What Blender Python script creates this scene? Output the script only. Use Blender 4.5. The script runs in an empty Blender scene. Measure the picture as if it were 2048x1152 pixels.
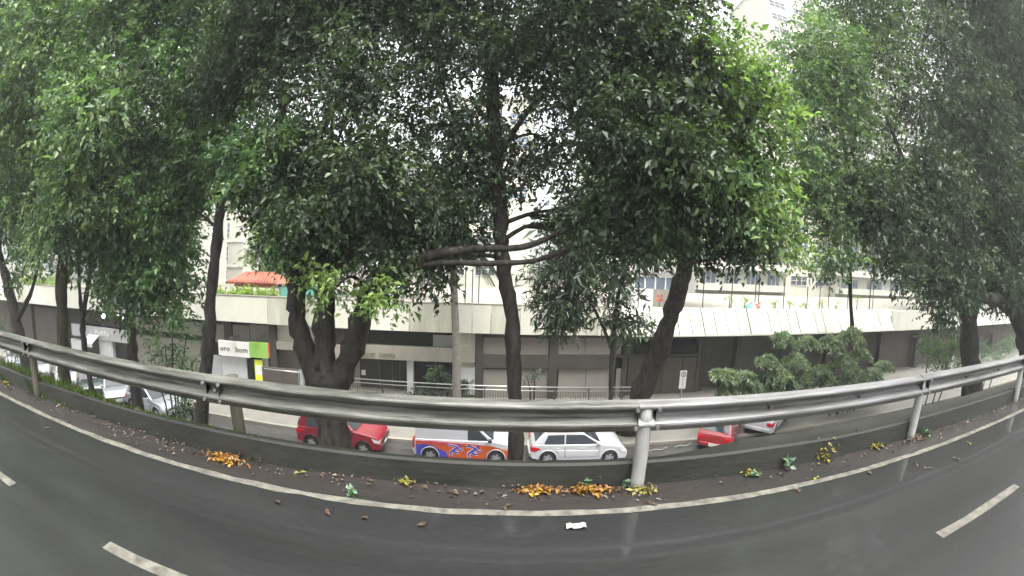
import bpy, bmesh, math, random
import numpy as np
from math import sin, cos, tan, atan, atan2, pi, radians, hypot, acos
from mathutils import Matrix, Vector

random.seed(7)
rng = np.random.default_rng(7)
scene = bpy.context.scene
COL = scene.collection

# ------------------------------------------------------------------ camera (wide dash camera lens), light, exposure
YAW, PITCH, ROLL = -0.0233, -0.0626, -0.0324
K1, K3, CAMH = 1.1428, 0.0055, 2.0


def rotm(yaw, pitch, roll):
    cy, sy = cos(yaw), sin(yaw); cp, sp = cos(pitch), sin(pitch); cr, sr = cos(roll), sin(roll)
    return (np.array([[cy, -sy, 0], [sy, cy, 0], [0, 0, 1]]) @ np.array([[1, 0, 0], [0, cp, -sp], [0, sp, cp]])
            @ np.array([[cr, 0, sr], [0, 1, 0], [-sr, 0, cr]]))


R = rotm(YAW, PITCH, ROLL)
C = np.array([0, 0, CAMH])
cd = bpy.data.cameras.new('camera')
cam = bpy.data.objects.new('camera', cd)
COL.objects.link(cam)
scene.camera = cam
cd.type = 'PANO'
cd.sensor_width = 36
cd.sensor_fit = 'HORIZONTAL'
cd.clip_start = 0.05
cd.clip_end = 2000
cd.panorama_type = 'FISHEYE_LENS_POLYNOMIAL'
cd.fisheye_fov = radians(180)
_k = 2048 / 36 / 1000
cd.fisheye_polynomial_k0 = 0
cd.fisheye_polynomial_k1 = -K1 * _k
cd.fisheye_polynomial_k2 = 0
cd.fisheye_polynomial_k3 = -K1 * K3 * _k ** 3
cd.fisheye_polynomial_k4 = 0
M = np.eye(4); M[:3, 0] = R[:, 0]; M[:3, 1] = R[:, 2]; M[:3, 2] = -R[:, 1]; M[:3, 3] = C
cam.matrix_world = Matrix(M.tolist())

SUN_EL, SUN_AZ = radians(74), radians(150)       # azimuth measured clockwise from +Y; a high veiled sun under overcast
world = bpy.data.worlds.new('World')
scene.world = world
world.use_nodes = True
wn = world.node_tree
wn.nodes.clear()
sky = wn.nodes.new('ShaderNodeTexSky')
sky.sky_type = 'NISHITA'
sky.sun_disc = False
sky.sun_elevation = SUN_EL
sky.sun_rotation = SUN_AZ
sky.air_density = 2.0
sky.dust_density = 8.0
sky.ozone_density = 0.5
hs = wn.nodes.new('ShaderNodeHueSaturation')
hs.inputs['Saturation'].default_value = 0.2
bg = wn.nodes.new('ShaderNodeBackground')
bg.inputs['Strength'].default_value = 0.15
wo = wn.nodes.new('ShaderNodeOutputWorld')
wn.links.new(sky.outputs[0], hs.inputs['Color'])
wn.links.new(hs.outputs[0], bg.inputs[0])
wn.links.new(bg.outputs[0], wo.inputs[0])
sl = bpy.data.lights.new('sun', 'SUN')
sl.energy = 0.9
sl.angle = radians(50)
sl.color = (1.0, 0.97, 0.92)
sun = bpy.data.objects.new('sun', sl)
COL.objects.link(sun)
sdir = Vector((sin(SUN_AZ) * cos(SUN_EL), cos(SUN_AZ) * cos(SUN_EL), sin(SUN_EL)))
sun.rotation_euler = sdir.to_track_quat('Z', 'Y').to_euler()
scene.view_settings.view_transform = 'Standard'
scene.view_settings.look = 'None'
scene.view_settings.gamma = 1
scene.view_settings.use_curve_mapping = False
scene.view_settings.exposure = 1.95
scene.render.engine = 'CYCLES'
scene.cycles.max_bounces = 8
scene.cycles.diffuse_bounces = 4
scene.cycles.glossy_bounces = 3
scene.cycles.transmission_bounces = 4
scene.cycles.transparent_max_bounces = 8
scene.cycles.use_denoising = True


# ------------------------------------------------------------------ where a thing stands: sight line met with a known distance or level
def ray(px, py):
    a = (px - 1024.0, py - 576.0); r = max(hypot(*a), 1e-6); u = r / 1000; th = K1 * u + K1 * K3 * u ** 3
    return R @ np.array([sin(th) * a[0] / r, cos(th), -sin(th) * a[1] / r])


def at(px, py, Y): d = ray(px, py); return C + d * Y / d[1]
def atz(px, py, Z): d = ray(px, py); return C + d * (Z - CAMH) / d[2]


FS, FY = 0.0418, 25.0
FA = atan(FS)
UX = np.array([cos(FA), sin(FA), 0]); UY = np.array([-sin(FA), cos(FA), 0]); FO = np.array([0, FY, 0])


def F(px, py, dep=0.0):
    """facade frame: (along, depth, height)"""
    d = ray(px, py); t = (dep - (C - FO) @ UY) / (d @ UY); p = C + d * t
    return ((p - FO) @ UX, dep, p[2])


def mpp(p):  # metres per photo pixel at a point
    return np.linalg.norm(np.array(p) - C) * 0.00114


# ------------------------------------------------------------------ materials
def mat(name, col, rough=0.6, var=0.25, scale=3.0, bump=0.0, metal=0.0, coat=0.0, col2=None, stretch=(1, 1, 1), spec=0.5, detail=5, bscale=None, bdist=0.02):
    m = bpy.data.materials.new(name); m.use_nodes = True
    nt = m.node_tree; b = nt.nodes['Principled BSDF']
    b.inputs['Roughness'].default_value = rough
    b.inputs['Metallic'].default_value = metal
    b.inputs['Specular IOR Level'].default_value = spec
    if coat:
        b.inputs['Coat Weight'].default_value = coat
        b.inputs['Coat Roughness'].default_value = 0.06
    if var == 0 and col2 is None:
        b.inputs['Base Color'].default_value = (*col, 1)
        return m
    tc = nt.nodes.new('ShaderNodeTexCoord'); mp = nt.nodes.new('ShaderNodeMapping')
    mp.inputs['Scale'].default_value = stretch
    n = nt.nodes.new('ShaderNodeTexNoise'); n.inputs['Scale'].default_value = scale; n.inputs['Detail'].default_value = detail
    n.inputs['Roughness'].default_value = 0.62
    rp = nt.nodes.new('ShaderNodeValToRGB')
    c2 = col2 if col2 is not None else tuple(c * (1 - var) for c in col)
    c1 = col if col2 is not None else tuple(min(1, c * (1 + var)) for c in col)
    rp.color_ramp.elements[0].position = 0.32; rp.color_ramp.elements[0].color = (*c2, 1)
    rp.color_ramp.elements[1].position = 0.68; rp.color_ramp.elements[1].color = (*c1, 1)
    nt.links.new(tc.outputs['Object'], mp.inputs[0]); nt.links.new(mp.outputs[0], n.inputs['Vector'])
    nt.links.new(n.outputs[0], rp.inputs[0]); nt.links.new(rp.outputs[0], b.inputs['Base Color'])
    if bump:
        n2 = nt.nodes.new('ShaderNodeTexNoise'); n2.inputs['Scale'].default_value = bscale or scale * 6; n2.inputs['Detail'].default_value = 4
        nt.links.new(mp.outputs[0], n2.inputs['Vector'])
        bp = nt.nodes.new('ShaderNodeBump'); bp.inputs['Strength'].default_value = bump; bp.inputs['Distance'].default_value = bdist
        nt.links.new(n2.outputs[0], bp.inputs['Height']); nt.links.new(bp.outputs[0], b.inputs['Normal'])
    return m


def wet_road(name, base, dark, rlo, rhi, stretch=(0.25, 1, 1), film=1.0):
    """asphalt under a broken film of water: wheel tracks and hollows hold more water than the crown of the road"""
    m = bpy.data.materials.new(name); m.use_nodes = True
    nt = m.node_tree; b = nt.nodes['Principled BSDF']; N_ = nt.nodes.new; Lk = nt.links.new
    tc = N_('ShaderNodeTexCoord'); mp = N_('ShaderNodeMapping'); mp.inputs['Scale'].default_value = stretch
    Lk(tc.outputs['Object'], mp.inputs[0])
    n = N_('ShaderNodeTexNoise'); n.inputs['Scale'].default_value = 1.0; n.inputs['Detail'].default_value = 7; Lk(mp.outputs[0], n.inputs['Vector'])
    rr = N_('ShaderNodeMapRange'); rr.inputs[1].default_value = 0.38; rr.inputs[2].default_value = 0.62; rr.inputs[3].default_value = rlo; rr.inputs[4].default_value = rhi
    Lk(n.outputs[0], rr.inputs[0]); Lk(rr.outputs[0], b.inputs['Coat Roughness'])
    b.inputs['Coat Weight'].default_value = film; b.inputs['Coat IOR'].default_value = 1.5; b.inputs['Roughness'].default_value = 0.5
    g = N_('ShaderNodeTexNoise'); g.inputs['Scale'].default_value = 130; g.inputs['Detail'].default_value = 3; Lk(tc.outputs['Object'], g.inputs['Vector'])
    g2 = N_('ShaderNodeTexNoise'); g2.inputs['Scale'].default_value = 1.9; g2.inputs['Detail'].default_value = 6; Lk(mp.outputs[0], g2.inputs['Vector'])
    v = N_('ShaderNodeTexVoronoi'); v.feature = 'DISTANCE_TO_EDGE'; v.inputs['Scale'].default_value = 0.55
    wv = N_('ShaderNodeTexNoise'); wv.inputs['Scale'].default_value = 2.2; wv.inputs['Detail'].default_value = 5; Lk(tc.outputs['Object'], wv.inputs['Vector'])
    av = N_('ShaderNodeVectorMath'); av.operation = 'MULTIPLY_ADD'; av.inputs[1].default_value = (0.9, 0.9, 0); Lk(wv.outputs['Color'], av.inputs[0]); Lk(tc.outputs['Object'], av.inputs[2]); Lk(av.outputs[0], v.inputs['Vector'])
    ck = N_('ShaderNodeMapRange'); ck.inputs[1].default_value = 0.0; ck.inputs[2].default_value = 0.012; ck.inputs[3].default_value = 0.85; ck.inputs[4].default_value = 1.0; Lk(v.outputs['Distance'], ck.inputs[0])
    g3 = N_('ShaderNodeTexNoise'); g3.inputs['Scale'].default_value = 26; g3.inputs['Detail'].default_value = 4; m3 = N_('ShaderNodeMapping'); m3.inputs['Scale'].default_value = (0.45, 1, 1); Lk(tc.outputs['Object'], m3.inputs[0]); Lk(m3.outputs[0], g3.inputs['Vector'])
    ma = N_('ShaderNodeMath'); ma.operation = 'MULTIPLY_ADD'; ma.inputs[1].default_value = 0.6; Lk(g3.outputs[0], ma.inputs[0]); Lk(g2.outputs[0], ma.inputs[2])
    ms = N_('ShaderNodeMath'); ms.operation = 'MULTIPLY_ADD'; ms.inputs[1].default_value = 0.7; Lk(g.outputs[0], ms.inputs[0]); Lk(ma.outputs[0], ms.inputs[2])
    mx = N_('ShaderNodeMath'); mx.operation = 'MULTIPLY'; mx.inputs[1].default_value = 0.87; Lk(ms.outputs[0], mx.inputs[0])
    hf = N_('ShaderNodeMath'); hf.operation = 'MULTIPLY'; hf.inputs[1].default_value = 0.5; Lk(mx.outputs[0], hf.inputs[0])
    rp = N_('ShaderNodeValToRGB'); rp.color_ramp.elements[0].position = 0.41; rp.color_ramp.elements[1].position = 0.6
    rp.color_ramp.elements[0].color = (*dark, 1); rp.color_ramp.elements[1].color = (*base, 1); Lk(hf.outputs[0], rp.inputs[0])
    mu = N_('ShaderNodeMix'); mu.data_type = 'RGBA'; mu.blend_type = 'MULTIPLY'; mu.inputs[0].default_value = 1; Lk(rp.outputs[0], mu.inputs[6]); Lk(ck.outputs[0], mu.inputs[7]); Lk(mu.outputs[2], b.inputs['Base Color'])
    bp = N_('ShaderNodeBump'); bp.inputs['Strength'].default_value = 0.3; bp.inputs['Distance'].default_value = 0.006; Lk(g.outputs[0], bp.inputs['Height']); Lk(bp.outputs[0], b.inputs['Normal'])
    b2 = N_('ShaderNodeBump'); b2.inputs['Strength'].default_value = 0.03; b2.inputs['Distance'].default_value = 0.004; Lk(g.outputs[0], b2.inputs['Height']); Lk(b2.outputs[0], b.inputs['Coat Normal'])
    return m


def leaf_mat(name, cols, rough=0.38, trans=0.35, tcol=None):
    m = bpy.data.materials.new(name); m.use_nodes = True
    nt = m.node_tree; b = nt.nodes['Principled BSDF']; out = nt.nodes['Material Output']
    b.inputs['Roughness'].default_value = rough
    ge = nt.nodes.new('ShaderNodeNewGeometry')
    rp = nt.nodes.new('ShaderNodeValToRGB'); rp.color_ramp.interpolation = 'LINEAR'
    e = rp.color_ramp.elements
    for i in range(len(cols) - 2): e.new(0.5)
    for i, c in enumerate(cols): e[i].position = i / (len(cols) - 1); e[i].color = (*c, 1)
    tc = nt.nodes.new('ShaderNodeTexCoord'); nz = nt.nodes.new('ShaderNodeTexNoise'); nz.inputs['Scale'].default_value = 1.1; nz.inputs['Detail'].default_value = 2
    nt.links.new(tc.outputs['Object'], nz.inputs['Vector'])
    mr = nt.nodes.new('ShaderNodeMapRange'); mr.inputs[1].default_value = 0.33; mr.inputs[2].default_value = 0.67; mr.inputs[3].default_value = -0.1; mr.inputs[4].default_value = 0.6
    nt.links.new(nz.outputs[0], mr.inputs[0])
    ad = nt.nodes.new('ShaderNodeMath'); ad.operation = 'MULTIPLY_ADD'; ad.inputs[1].default_value = 0.5; ad.use_clamp = True
    nt.links.new(ge.outputs['Random Per Island'], ad.inputs[0]); nt.links.new(mr.outputs[0], ad.inputs[2])
    nt.links.new(ad.outputs[0], rp.inputs[0]); nt.links.new(rp.outputs[0], b.inputs['Base Color'])
    tr = nt.nodes.new('ShaderNodeBsdfTranslucent')
    mul = nt.nodes.new('ShaderNodeMix'); mul.data_type = 'RGBA'; mul.blend_type = 'MULTIPLY'; mul.inputs[0].default_value = 1
    nt.links.new(rp.outputs[0], mul.inputs[6]); mul.inputs[7].default_value = (*(tcol or (1.35, 1.55, 0.75)), 1)
    nt.links.new(mul.outputs[2], tr.inputs[0])
    ms = nt.nodes.new('ShaderNodeMixShader'); ms.inputs[0].default_value = trans
    nt.links.new(b.outputs[0], ms.inputs[1]); nt.links.new(tr.outputs[0], ms.inputs[2]); nt.links.new(ms.outputs[0], out.inputs[0])
    return m


def emit(name, col, s):
    m = bpy.data.materials.new(name); m.use_nodes = True
    b = m.node_tree.nodes['Principled BSDF']; b.inputs['Base Color'].default_value = (*col, 1)
    b.inputs['Emission Color'].default_value = (*col, 1); b.inputs['Emission Strength'].default_value = s
    return m


MT = dict(
    asphalt=wet_road('wet_asphalt', (0.0125, 0.0125, 0.0132), (0.003, 0.003, 0.0034), 0.0, 0.08, stretch=(0.1, 1.3, 1)),
    shoulder=wet_road('wet_dirty_shoulder', (0.024, 0.02, 0.018), (0.009, 0.008, 0.0075), 0.15, 0.4, film=0.6),
    street=wet_road('wet_street_asphalt', (0.055, 0.051, 0.048), (0.03, 0.028, 0.027), 0.1, 0.3),
    paint=mat('worn_road_paint', (0.16, 0.156, 0.132), 0.4, col2=(0.06, 0.057, 0.05), scale=9, bump=0.2),
    kerb=mat('wet_mossy_concrete', (0.019, 0.0185, 0.015), 0.6, col2=(0.004, 0.0055, 0.003), scale=2.2, bump=0.5, stretch=(0.5, 1, 1)),
    earth=mat('wet_earth', (0.07, 0.052, 0.036), 0.8, var=0.4, scale=1.5, bump=0.6),
    pave=mat('pale_paving', (0.17, 0.165, 0.145), 0.5, var=0.14, scale=1.2, bump=0.2),
    galv=mat('weathered_galvanised_steel', (0.19, 0.19, 0.195), 0.36, col2=(0.06, 0.06, 0.054), scale=9.0, metal=0.2, bump=0.3, stretch=(0.1, 1, 1.5)),
    galvdirty=mat('mossy_galvanised_steel', (0.13, 0.13, 0.117), 0.42, col2=(0.016, 0.019, 0.011), scale=11, metal=0.1, bump=0.4, stretch=(0.14, 1, 1.5)),
    postw=mat('whitewashed_post', (0.26, 0.26, 0.25), 0.6, var=0.25, scale=6, stretch=(1, 1, .3), bump=0.3),
    postb=mat('old_brown_post', (0.06, 0.055, 0.04), 0.7, var=0.4, scale=6, stretch=(1, 1, .3), bump=0.3),
    cream=mat('cream_concrete', (0.62, 0.62, 0.54), 0.6, var=0.07, scale=0.7, bump=0.1, stretch=(1, 1, 0.35)),
    creamold=mat('stained_cream_concrete', (0.58, 0.58, 0.49), 0.6, col2=(0.36, 0.36, 0.29), scale=0.8, bump=0.15, stretch=(1.5, 1, 0.22)),
    render=mat('beige_render', (0.24, 0.228, 0.19), 0.7, var=0.13, scale=0.8, bump=0.15, stretch=(1, 1, .4)),
    render2=mat('grey_beige_panel', (0.22, 0.203, 0.18), 0.65, var=0.1, scale=0.9, bump=0.1, stretch=(1, 1, .4)),
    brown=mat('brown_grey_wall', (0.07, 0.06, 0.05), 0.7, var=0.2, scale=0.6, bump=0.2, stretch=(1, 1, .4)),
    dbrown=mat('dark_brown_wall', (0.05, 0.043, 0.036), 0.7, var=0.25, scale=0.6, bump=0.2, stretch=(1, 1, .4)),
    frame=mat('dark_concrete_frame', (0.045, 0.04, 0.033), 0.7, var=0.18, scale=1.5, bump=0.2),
    white=mat('white_shutter', (0.5, 0.51, 0.52), 0.45, var=0.05, scale=2),
    grey=mat('grey_render', (0.36, 0.37, 0.38), 0.6, var=0.1, scale=2),
    black=mat('dark_glass', (0.012, 0.012, 0.014), 0.12, var=0, spec=0.6),
    dark=mat('dark_opening', (0.02, 0.019, 0.018), 0.6, var=0.3, scale=2),
    steel=mat('brushed_steel_rail', (0.5, 0.5, 0.48), 0.35, var=0.1, scale=9, metal=0.8),
    iron=mat('dark_painted_iron', (0.05, 0.048, 0.045), 0.5, var=0.2, scale=9),
    signw=mat('white_sign_face', (0.72, 0.72, 0.7), 0.4, var=0.05, scale=3),
    signg=mat('green_sign_face', (0.27, 0.5, 0.1), 0.4, var=0.07, scale=3),
    signy=mat('yellow_poster', (0.72, 0.78, 0.05), 0.4, var=0.05, scale=3),
    red=mat('red_trim', (0.6, 0.06, 0.03), 0.4, var=0.1, scale=5),
    letter=mat('dark_letters', (0.03, 0.03, 0.03), 0.5, var=0),
    letterg=mat('bronze_letters', (0.16, 0.14, 0.09), 0.5, var=0),
    letterw=mat('white_letters', (0.75, 0.75, 0.72), 0.5, var=0),
    tile=mat('red_clay_tile', (0.34, 0.1, 0.06), 0.6, col2=(0.2, 0.055, 0.035), scale=4, bump=0.2),
    timber=mat('red_brown_timber', (0.28, 0.11, 0.07), 0.6, var=0.2, scale=5, stretch=(1, 1, .3)),
    tower=mat('pale_tower_render', (0.55, 0.55, 0.48), 0.6, var=0.05, scale=0.5, stretch=(1, 1, .3)),
    tower2=mat('cream_tower_render', (0.58, 0.575, 0.48), 0.6, var=0.06, scale=0.5, stretch=(1, 1, .3)),
    slab=mat('pale_balcony_slab', (0.6, 0.6, 0.56), 0.6, var=0.1, scale=1),
    glassb=mat('bluish_window_glass', (0.16, 0.2, 0.25), 0.1, var=0.2, scale=0.6, spec=0.7),
    glassd=mat('dim_window_glass', (0.07, 0.075, 0.09), 0.1, var=0.2, scale=0.6, spec=0.7),
    alu=mat('white_window_frame', (0.72, 0.72, 0.72), 0.4, var=0.04, scale=3),
    teal=mat('teal_mesh_screen', (0.1, 0.3, 0.26), 0.6, var=0.1, scale=6),
    tyre=mat('tyre_rubber', (0.018, 0.018, 0.018), 0.7, var=0),
    rim=mat('alloy_rim', (0.5, 0.5, 0.52), 0.3, var=0, metal=0.7),
    carred=mat('red_car_paint', (0.2, 0.004, 0.018), 0.3, var=0.05, scale=1, coat=1),
    carred2=mat('bright_red_car_paint', (0.26, 0.006, 0.014), 0.3, var=0.05, scale=1, coat=1),
    carwhite=mat('white_car_paint', (0.47, 0.48, 0.51), 0.3, var=0.03, scale=1, coat=1),
    carsilver=mat('silver_car_paint', (0.42, 0.44, 0.47), 0.28, var=0.04, scale=1, metal=0.5, coat=1),
    cargreen=mat('dark_car_paint', (0.03, 0.04, 0.04), 0.3, var=0.04, scale=1, coat=1),
    orange=mat('orange_vehicle_wrap', (0.5, 0.085, 0.015), 0.35, var=0.05, scale=2, coat=.6),
    blue=mat('blue_vehicle_wrap', (0.045, 0.05, 0.36), 0.35, var=0.1, scale=2, coat=.6),
    pink=mat('pink_vehicle_wrap', (0.4, 0.06, 0.08), 0.35, var=0.05, scale=2, coat=.6),
    carglass=mat('car_glass', (0.035, 0.042, 0.052), 0.05, var=0, spec=0.8),  # bluish reflection put into the base colour of the glass
    plastic=mat('black_plastic', (0.02, 0.02, 0.021), 0.5, var=0),
    lampw=mat('clear_lamp', (0.6, 0.6, 0.62), 0.1, var=0),
    lampr=mat('red_lamp', (0.45, 0.01, 0.02), 0.15, var=0),
    plate=mat('number_plate', (0.6, 0.6, 0.58), 0.4, var=0.1, scale=30),
    cone=mat('orange_plastic', (0.85, 0.16, 0.03), 0.5, var=0.05, scale=4),
    bark=mat('dark_wet_bark', (0.05, 0.045, 0.04), 0.85, spec=0.25, col2=(0.009, 0.008, 0.0073), scale=7, bump=0.9, stretch=(1, 1, 0.25), bscale=9, bdist=0.06),
    barkg=mat('mossy_bark', (0.045, 0.048, 0.026), 0.85, spec=0.25, col2=(0.014, 0.013, 0.01), scale=4, bump=0.9, stretch=(1, 1, 0.3), bscale=9, bdist=0.06),
    barkp=mat('pale_palm_bark', (0.15, 0.14, 0.12), 0.8, var=0.25, scale=4, bump=0.6, stretch=(1, 1, 2)),
    bulb=emit('glowing_bulb', (1, 0.97, 0.9), 14),
    paper=mat('litter_paper', (0.28, 0.28, 0.27), 0.6, var=0.1, scale=8),
)
LF = dict(
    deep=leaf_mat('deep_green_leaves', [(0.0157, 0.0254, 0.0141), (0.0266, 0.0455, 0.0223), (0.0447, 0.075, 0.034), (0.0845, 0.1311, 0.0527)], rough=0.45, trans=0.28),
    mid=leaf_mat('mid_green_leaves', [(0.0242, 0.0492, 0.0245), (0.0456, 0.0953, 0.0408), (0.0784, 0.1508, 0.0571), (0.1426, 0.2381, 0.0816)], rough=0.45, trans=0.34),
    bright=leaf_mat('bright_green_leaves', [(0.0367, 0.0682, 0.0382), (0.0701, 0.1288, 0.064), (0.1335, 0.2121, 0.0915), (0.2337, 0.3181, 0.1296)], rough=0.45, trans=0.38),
    light_skylit=leaf_mat('light_skylit_green_leaves', [(0.0472, 0.0815, 0.0329), (0.0944, 0.1556, 0.0531), (0.1573, 0.2445, 0.0759), (0.2674, 0.3631, 0.1138)], rough=0.45, trans=0.42),  # light green; on the leaning tree it carries painted open-sky light
    pale=leaf_mat('pale_bluish_leaves', [(0.0794, 0.138, 0.086), (0.1323, 0.2208, 0.1388), (0.1984, 0.3036, 0.1984), (0.2645, 0.3726, 0.2513)], trans=0.4, tcol=(1.1, 1.2, 0.95)),
    lime=leaf_mat('lime_green_leaves', [(0.12, 0.2, 0.03), (0.2, 0.3, 0.05), (0.28, 0.36, 0.06)]),
    fall=leaf_mat('fallen_yellow_leaves', [(0.06, 0.03, 0.014), (0.15, 0.06, 0.013), (0.24, 0.13, 0.015), (0.3, 0.22, 0.02)], 0.4, 0.1, (1, 1, 1)),
    fally=leaf_mat('fallen_bright_yellow_leaves', [(0.1, 0.09, 0.02), (0.16, 0.15, 0.03), (0.24, 0.2, 0.02)], 0.4, 0.1, (1, 1, 1)),
    fallb=leaf_mat('fallen_brown_leaves', [(0.04, 0.027, 0.018), (0.065, 0.045, 0.03), (0.13, 0.105, 0.08)], 0.4, 0.1, (1, 1, 1)),
    soft=leaf_mat('soft_pale_leaves', [(0.1, 0.15, 0.085), (0.16, 0.23, 0.125), (0.23, 0.3, 0.17), (0.3, 0.37, 0.22)], trans=0.4, tcol=(1.1, 1.2, 0.9)),
    grass=leaf_mat('verge_weeds', [(0.03, 0.06, 0.015), (0.06, 0.1, 0.02), (0.1, 0.13, 0.03)]),
)


# ------------------------------------------------------------------ object helpers
def link(name, data, parent=None, loc=None, rotz=0.0):
    o = bpy.data.objects.new(name, data); COL.objects.link(o)
    if parent is not None: o.parent = parent
    if loc is not None: o.location = tuple(float(v) for v in loc)
    if rotz: o.rotation_euler.z = rotz
    return o


def tag(o, label, cat, group=None, kind=None):
    if label: o['label'] = label
    if cat: o['category'] = cat
    if group: o['group'] = group
    if kind: o['kind'] = kind
    return o


def thing(name, label, cat, loc=(0, 0, 0), rotz=0.0, group=None):
    o = bpy.data.objects.new(name, None); COL.objects.link(o)
    o.location = tuple(float(v) for v in loc); o.rotation_euler.z = rotz
    o.empty_display_size = 0.2
    return tag(o, label, cat, group)


def struct(o): o['kind'] = 'structure'; return o


class MB:
    def __init__(s): s.v = []; s.f = []

    def add(s, vs, fs):
        n = len(s.v); s.v += [tuple(float(c) for c in v) for v in vs]; s.f += [tuple(i + n for i in f) for f in fs]; return s

    def box(s, x0, x1, y0, y1, z0, z1):
        if x0 > x1: x0, x1 = x1, x0
        if y0 > y1: y0, y1 = y1, y0
        if z0 > z1: z0, z1 = z1, z0
        return s.add([(x0, y0, z0), (x1, y0, z0), (x1, y1, z0), (x0, y1, z0), (x0, y0, z1), (x1, y0, z1), (x1, y1, z1), (x0, y1, z1)],
                     [(0, 3, 2, 1), (4, 5, 6, 7), (0, 1, 5, 4), (1, 2, 6, 5), (2, 3, 7, 6), (3, 0, 4, 7)])

    def quad(s, a, b, c, d): return s.add([a, b, c, d], [(0, 1, 2, 3)])

    def prism(s, poly, y0, y1, fy=None):
        """polygon in (x,z) extruded in y; fy(x,z,y) may reshape y"""
        n = len(poly); fy = fy or (lambda x, z, y: y)
        vs = [(x, fy(x, z, y0), z) for x, z in poly] + [(x, fy(x, z, y1), z) for x, z in poly]
        area = sum(poly[i][0] * poly[(i + 1) % n][1] - poly[(i + 1) % n][0] * poly[i][1] for i in range(n))
        fs = [tuple(range(n)), tuple(range(2 * n - 1, n - 1, -1))] + [((i + 1) % n, i, i + n, (i + 1) % n + n) for i in range(n)]
        if (area < 0) != (y1 < y0): fs = [f[::-1] for f in fs]
        return s.add(vs, fs)

    def tube(s, pts, rad, seg=10, cap=True):
        pts = [np.array(p, float) for p in pts]; k = len(pts)
        rad = list(rad) if hasattr(rad, '__len__') else [rad] * k
        n0 = len(s.v); ref = np.array([0.31, 0.95, 0.05])
        for i in range(k):
            t = pts[min(i + 1, k - 1)] - pts[max(i - 1, 0)]; t = t / (np.linalg.norm(t) + 1e-9)
            a = np.cross(t, ref); a /= np.linalg.norm(a) + 1e-9; b = np.cross(t, a)
            for j in range(seg):
                w = 2 * pi * j / seg; s.v.append(tuple(pts[i] + rad[i] * (cos(w) * a + sin(w) * b)))
        for i in range(k - 1):
            for j in range(seg):
                q = n0 + i * seg; s.f.append((q + j, q + (j + 1) % seg, q + seg + (j + 1) % seg, q + seg + j))
        if cap:
            s.f.append(tuple(n0 + j for j in range(seg))[::-1]); s.f.append(tuple(n0 + (k - 1) * seg + j for j in range(seg)))
        return s

    def disc_y(s, cx, cz, r, y0, y1, seg=20, r2=None):
        r2 = r if r2 is None else r2
        vs = [(cx + r * cos(2 * pi * j / seg), y0, cz + r * sin(2 * pi * j / seg)) for j in range(seg)] + \
             [(cx + r2 * cos(2 * pi * j / seg), y1, cz + r2 * sin(2 * pi * j / seg)) for j in range(seg)]
        fs = [tuple(range(seg)), tuple(range(2 * seg - 1, seg - 1, -1))] + [((j + 1) % seg, j, j + seg, (j + 1) % seg + seg) for j in range(seg)]
        if y1 < y0: fs = [f[::-1] for f in fs]
        return s.add(vs, fs)

    def mesh(s, name, m, smooth=False):
        me = bpy.data.meshes.new(name); me.from_pydata(s.v, [], s.f)
        for q in (m if isinstance(m, (list, tuple)) else [m]): me.materials.append(MT.get(q) or LF.get(q))
        if smooth: me.polygons.foreach_set('use_smooth', [True] * len(me.polygons))
        me.update(); return me

    def build(s, name, m, parent=None, smooth=False, bevel=0.0, seg=2, loc=None, rotz=0.0):
        o = link(name, s.mesh(name, m, smooth), parent, loc, rotz)
        if bevel:
            b = o.modifiers.new('bevel', 'BEVEL'); b.width = bevel; b.segments = seg; b.limit_method = 'ANGLE'; b.angle_limit = radians(32)
            o.data.polygons.foreach_set('use_smooth', [True] * len(o.data.polygons))
            w = o.modifiers.new('normals', 'WEIGHTED_NORMAL'); w.keep_sharp = True
        return o


def bx(name, m, parent, x0, x1, y0, y1, z0, z1, bevel=0.0): return MB().box(x0, x1, y0, y1, z0, z1).build(name, m, parent, bevel=bevel)


def text(name, s, m, parent, loc, size, rot=(pi / 2, 0, 0), extrude=0.01, width=None):
    cu = bpy.data.curves.new(name, 'FONT'); cu.body = s; cu.size = size; cu.extrude = extrude; cu.resolution_u = 2
    cu.materials.append(MT[m])
    o = link(name, cu, parent, loc); o.rotation_euler = rot
    bpy.context.view_layer.update()
    me = bpy.data.meshes.new_from_object(o); me.name = name; o2 = link(name, me, parent, loc); o2.rotation_euler = rot
    if not me.materials: me.materials.append(MT[m])
    w = max(v.co.x for v in me.vertices) - min(v.co.x for v in me.vertices)
    if width and w > 0: o2.scale.x = width / w
    bpy.data.objects.remove(o); o2.name = name; o2['kind'] = 'stuff'
    return o2


def curvepts(pts, sub=3):
    """Catmull-Rom through (x,y,z,r) rows"""
    P = np.array(pts, float); n = len(P); out = []
    for i in range(n - 1):
        a, b, c, d = P[max(i - 1, 0)], P[i], P[i + 1], P[min(i + 2, n - 1)]
        for k in range(sub):
            t = k / sub
            out.append(0.5 * ((2 * b) + (c - a) * t + (2 * a - 5 * b + 4 * c - d) * t * t + (3 * b - a - 3 * c + d) * t ** 3))
    out.append(P[-1]); return np.array(out)


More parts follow.
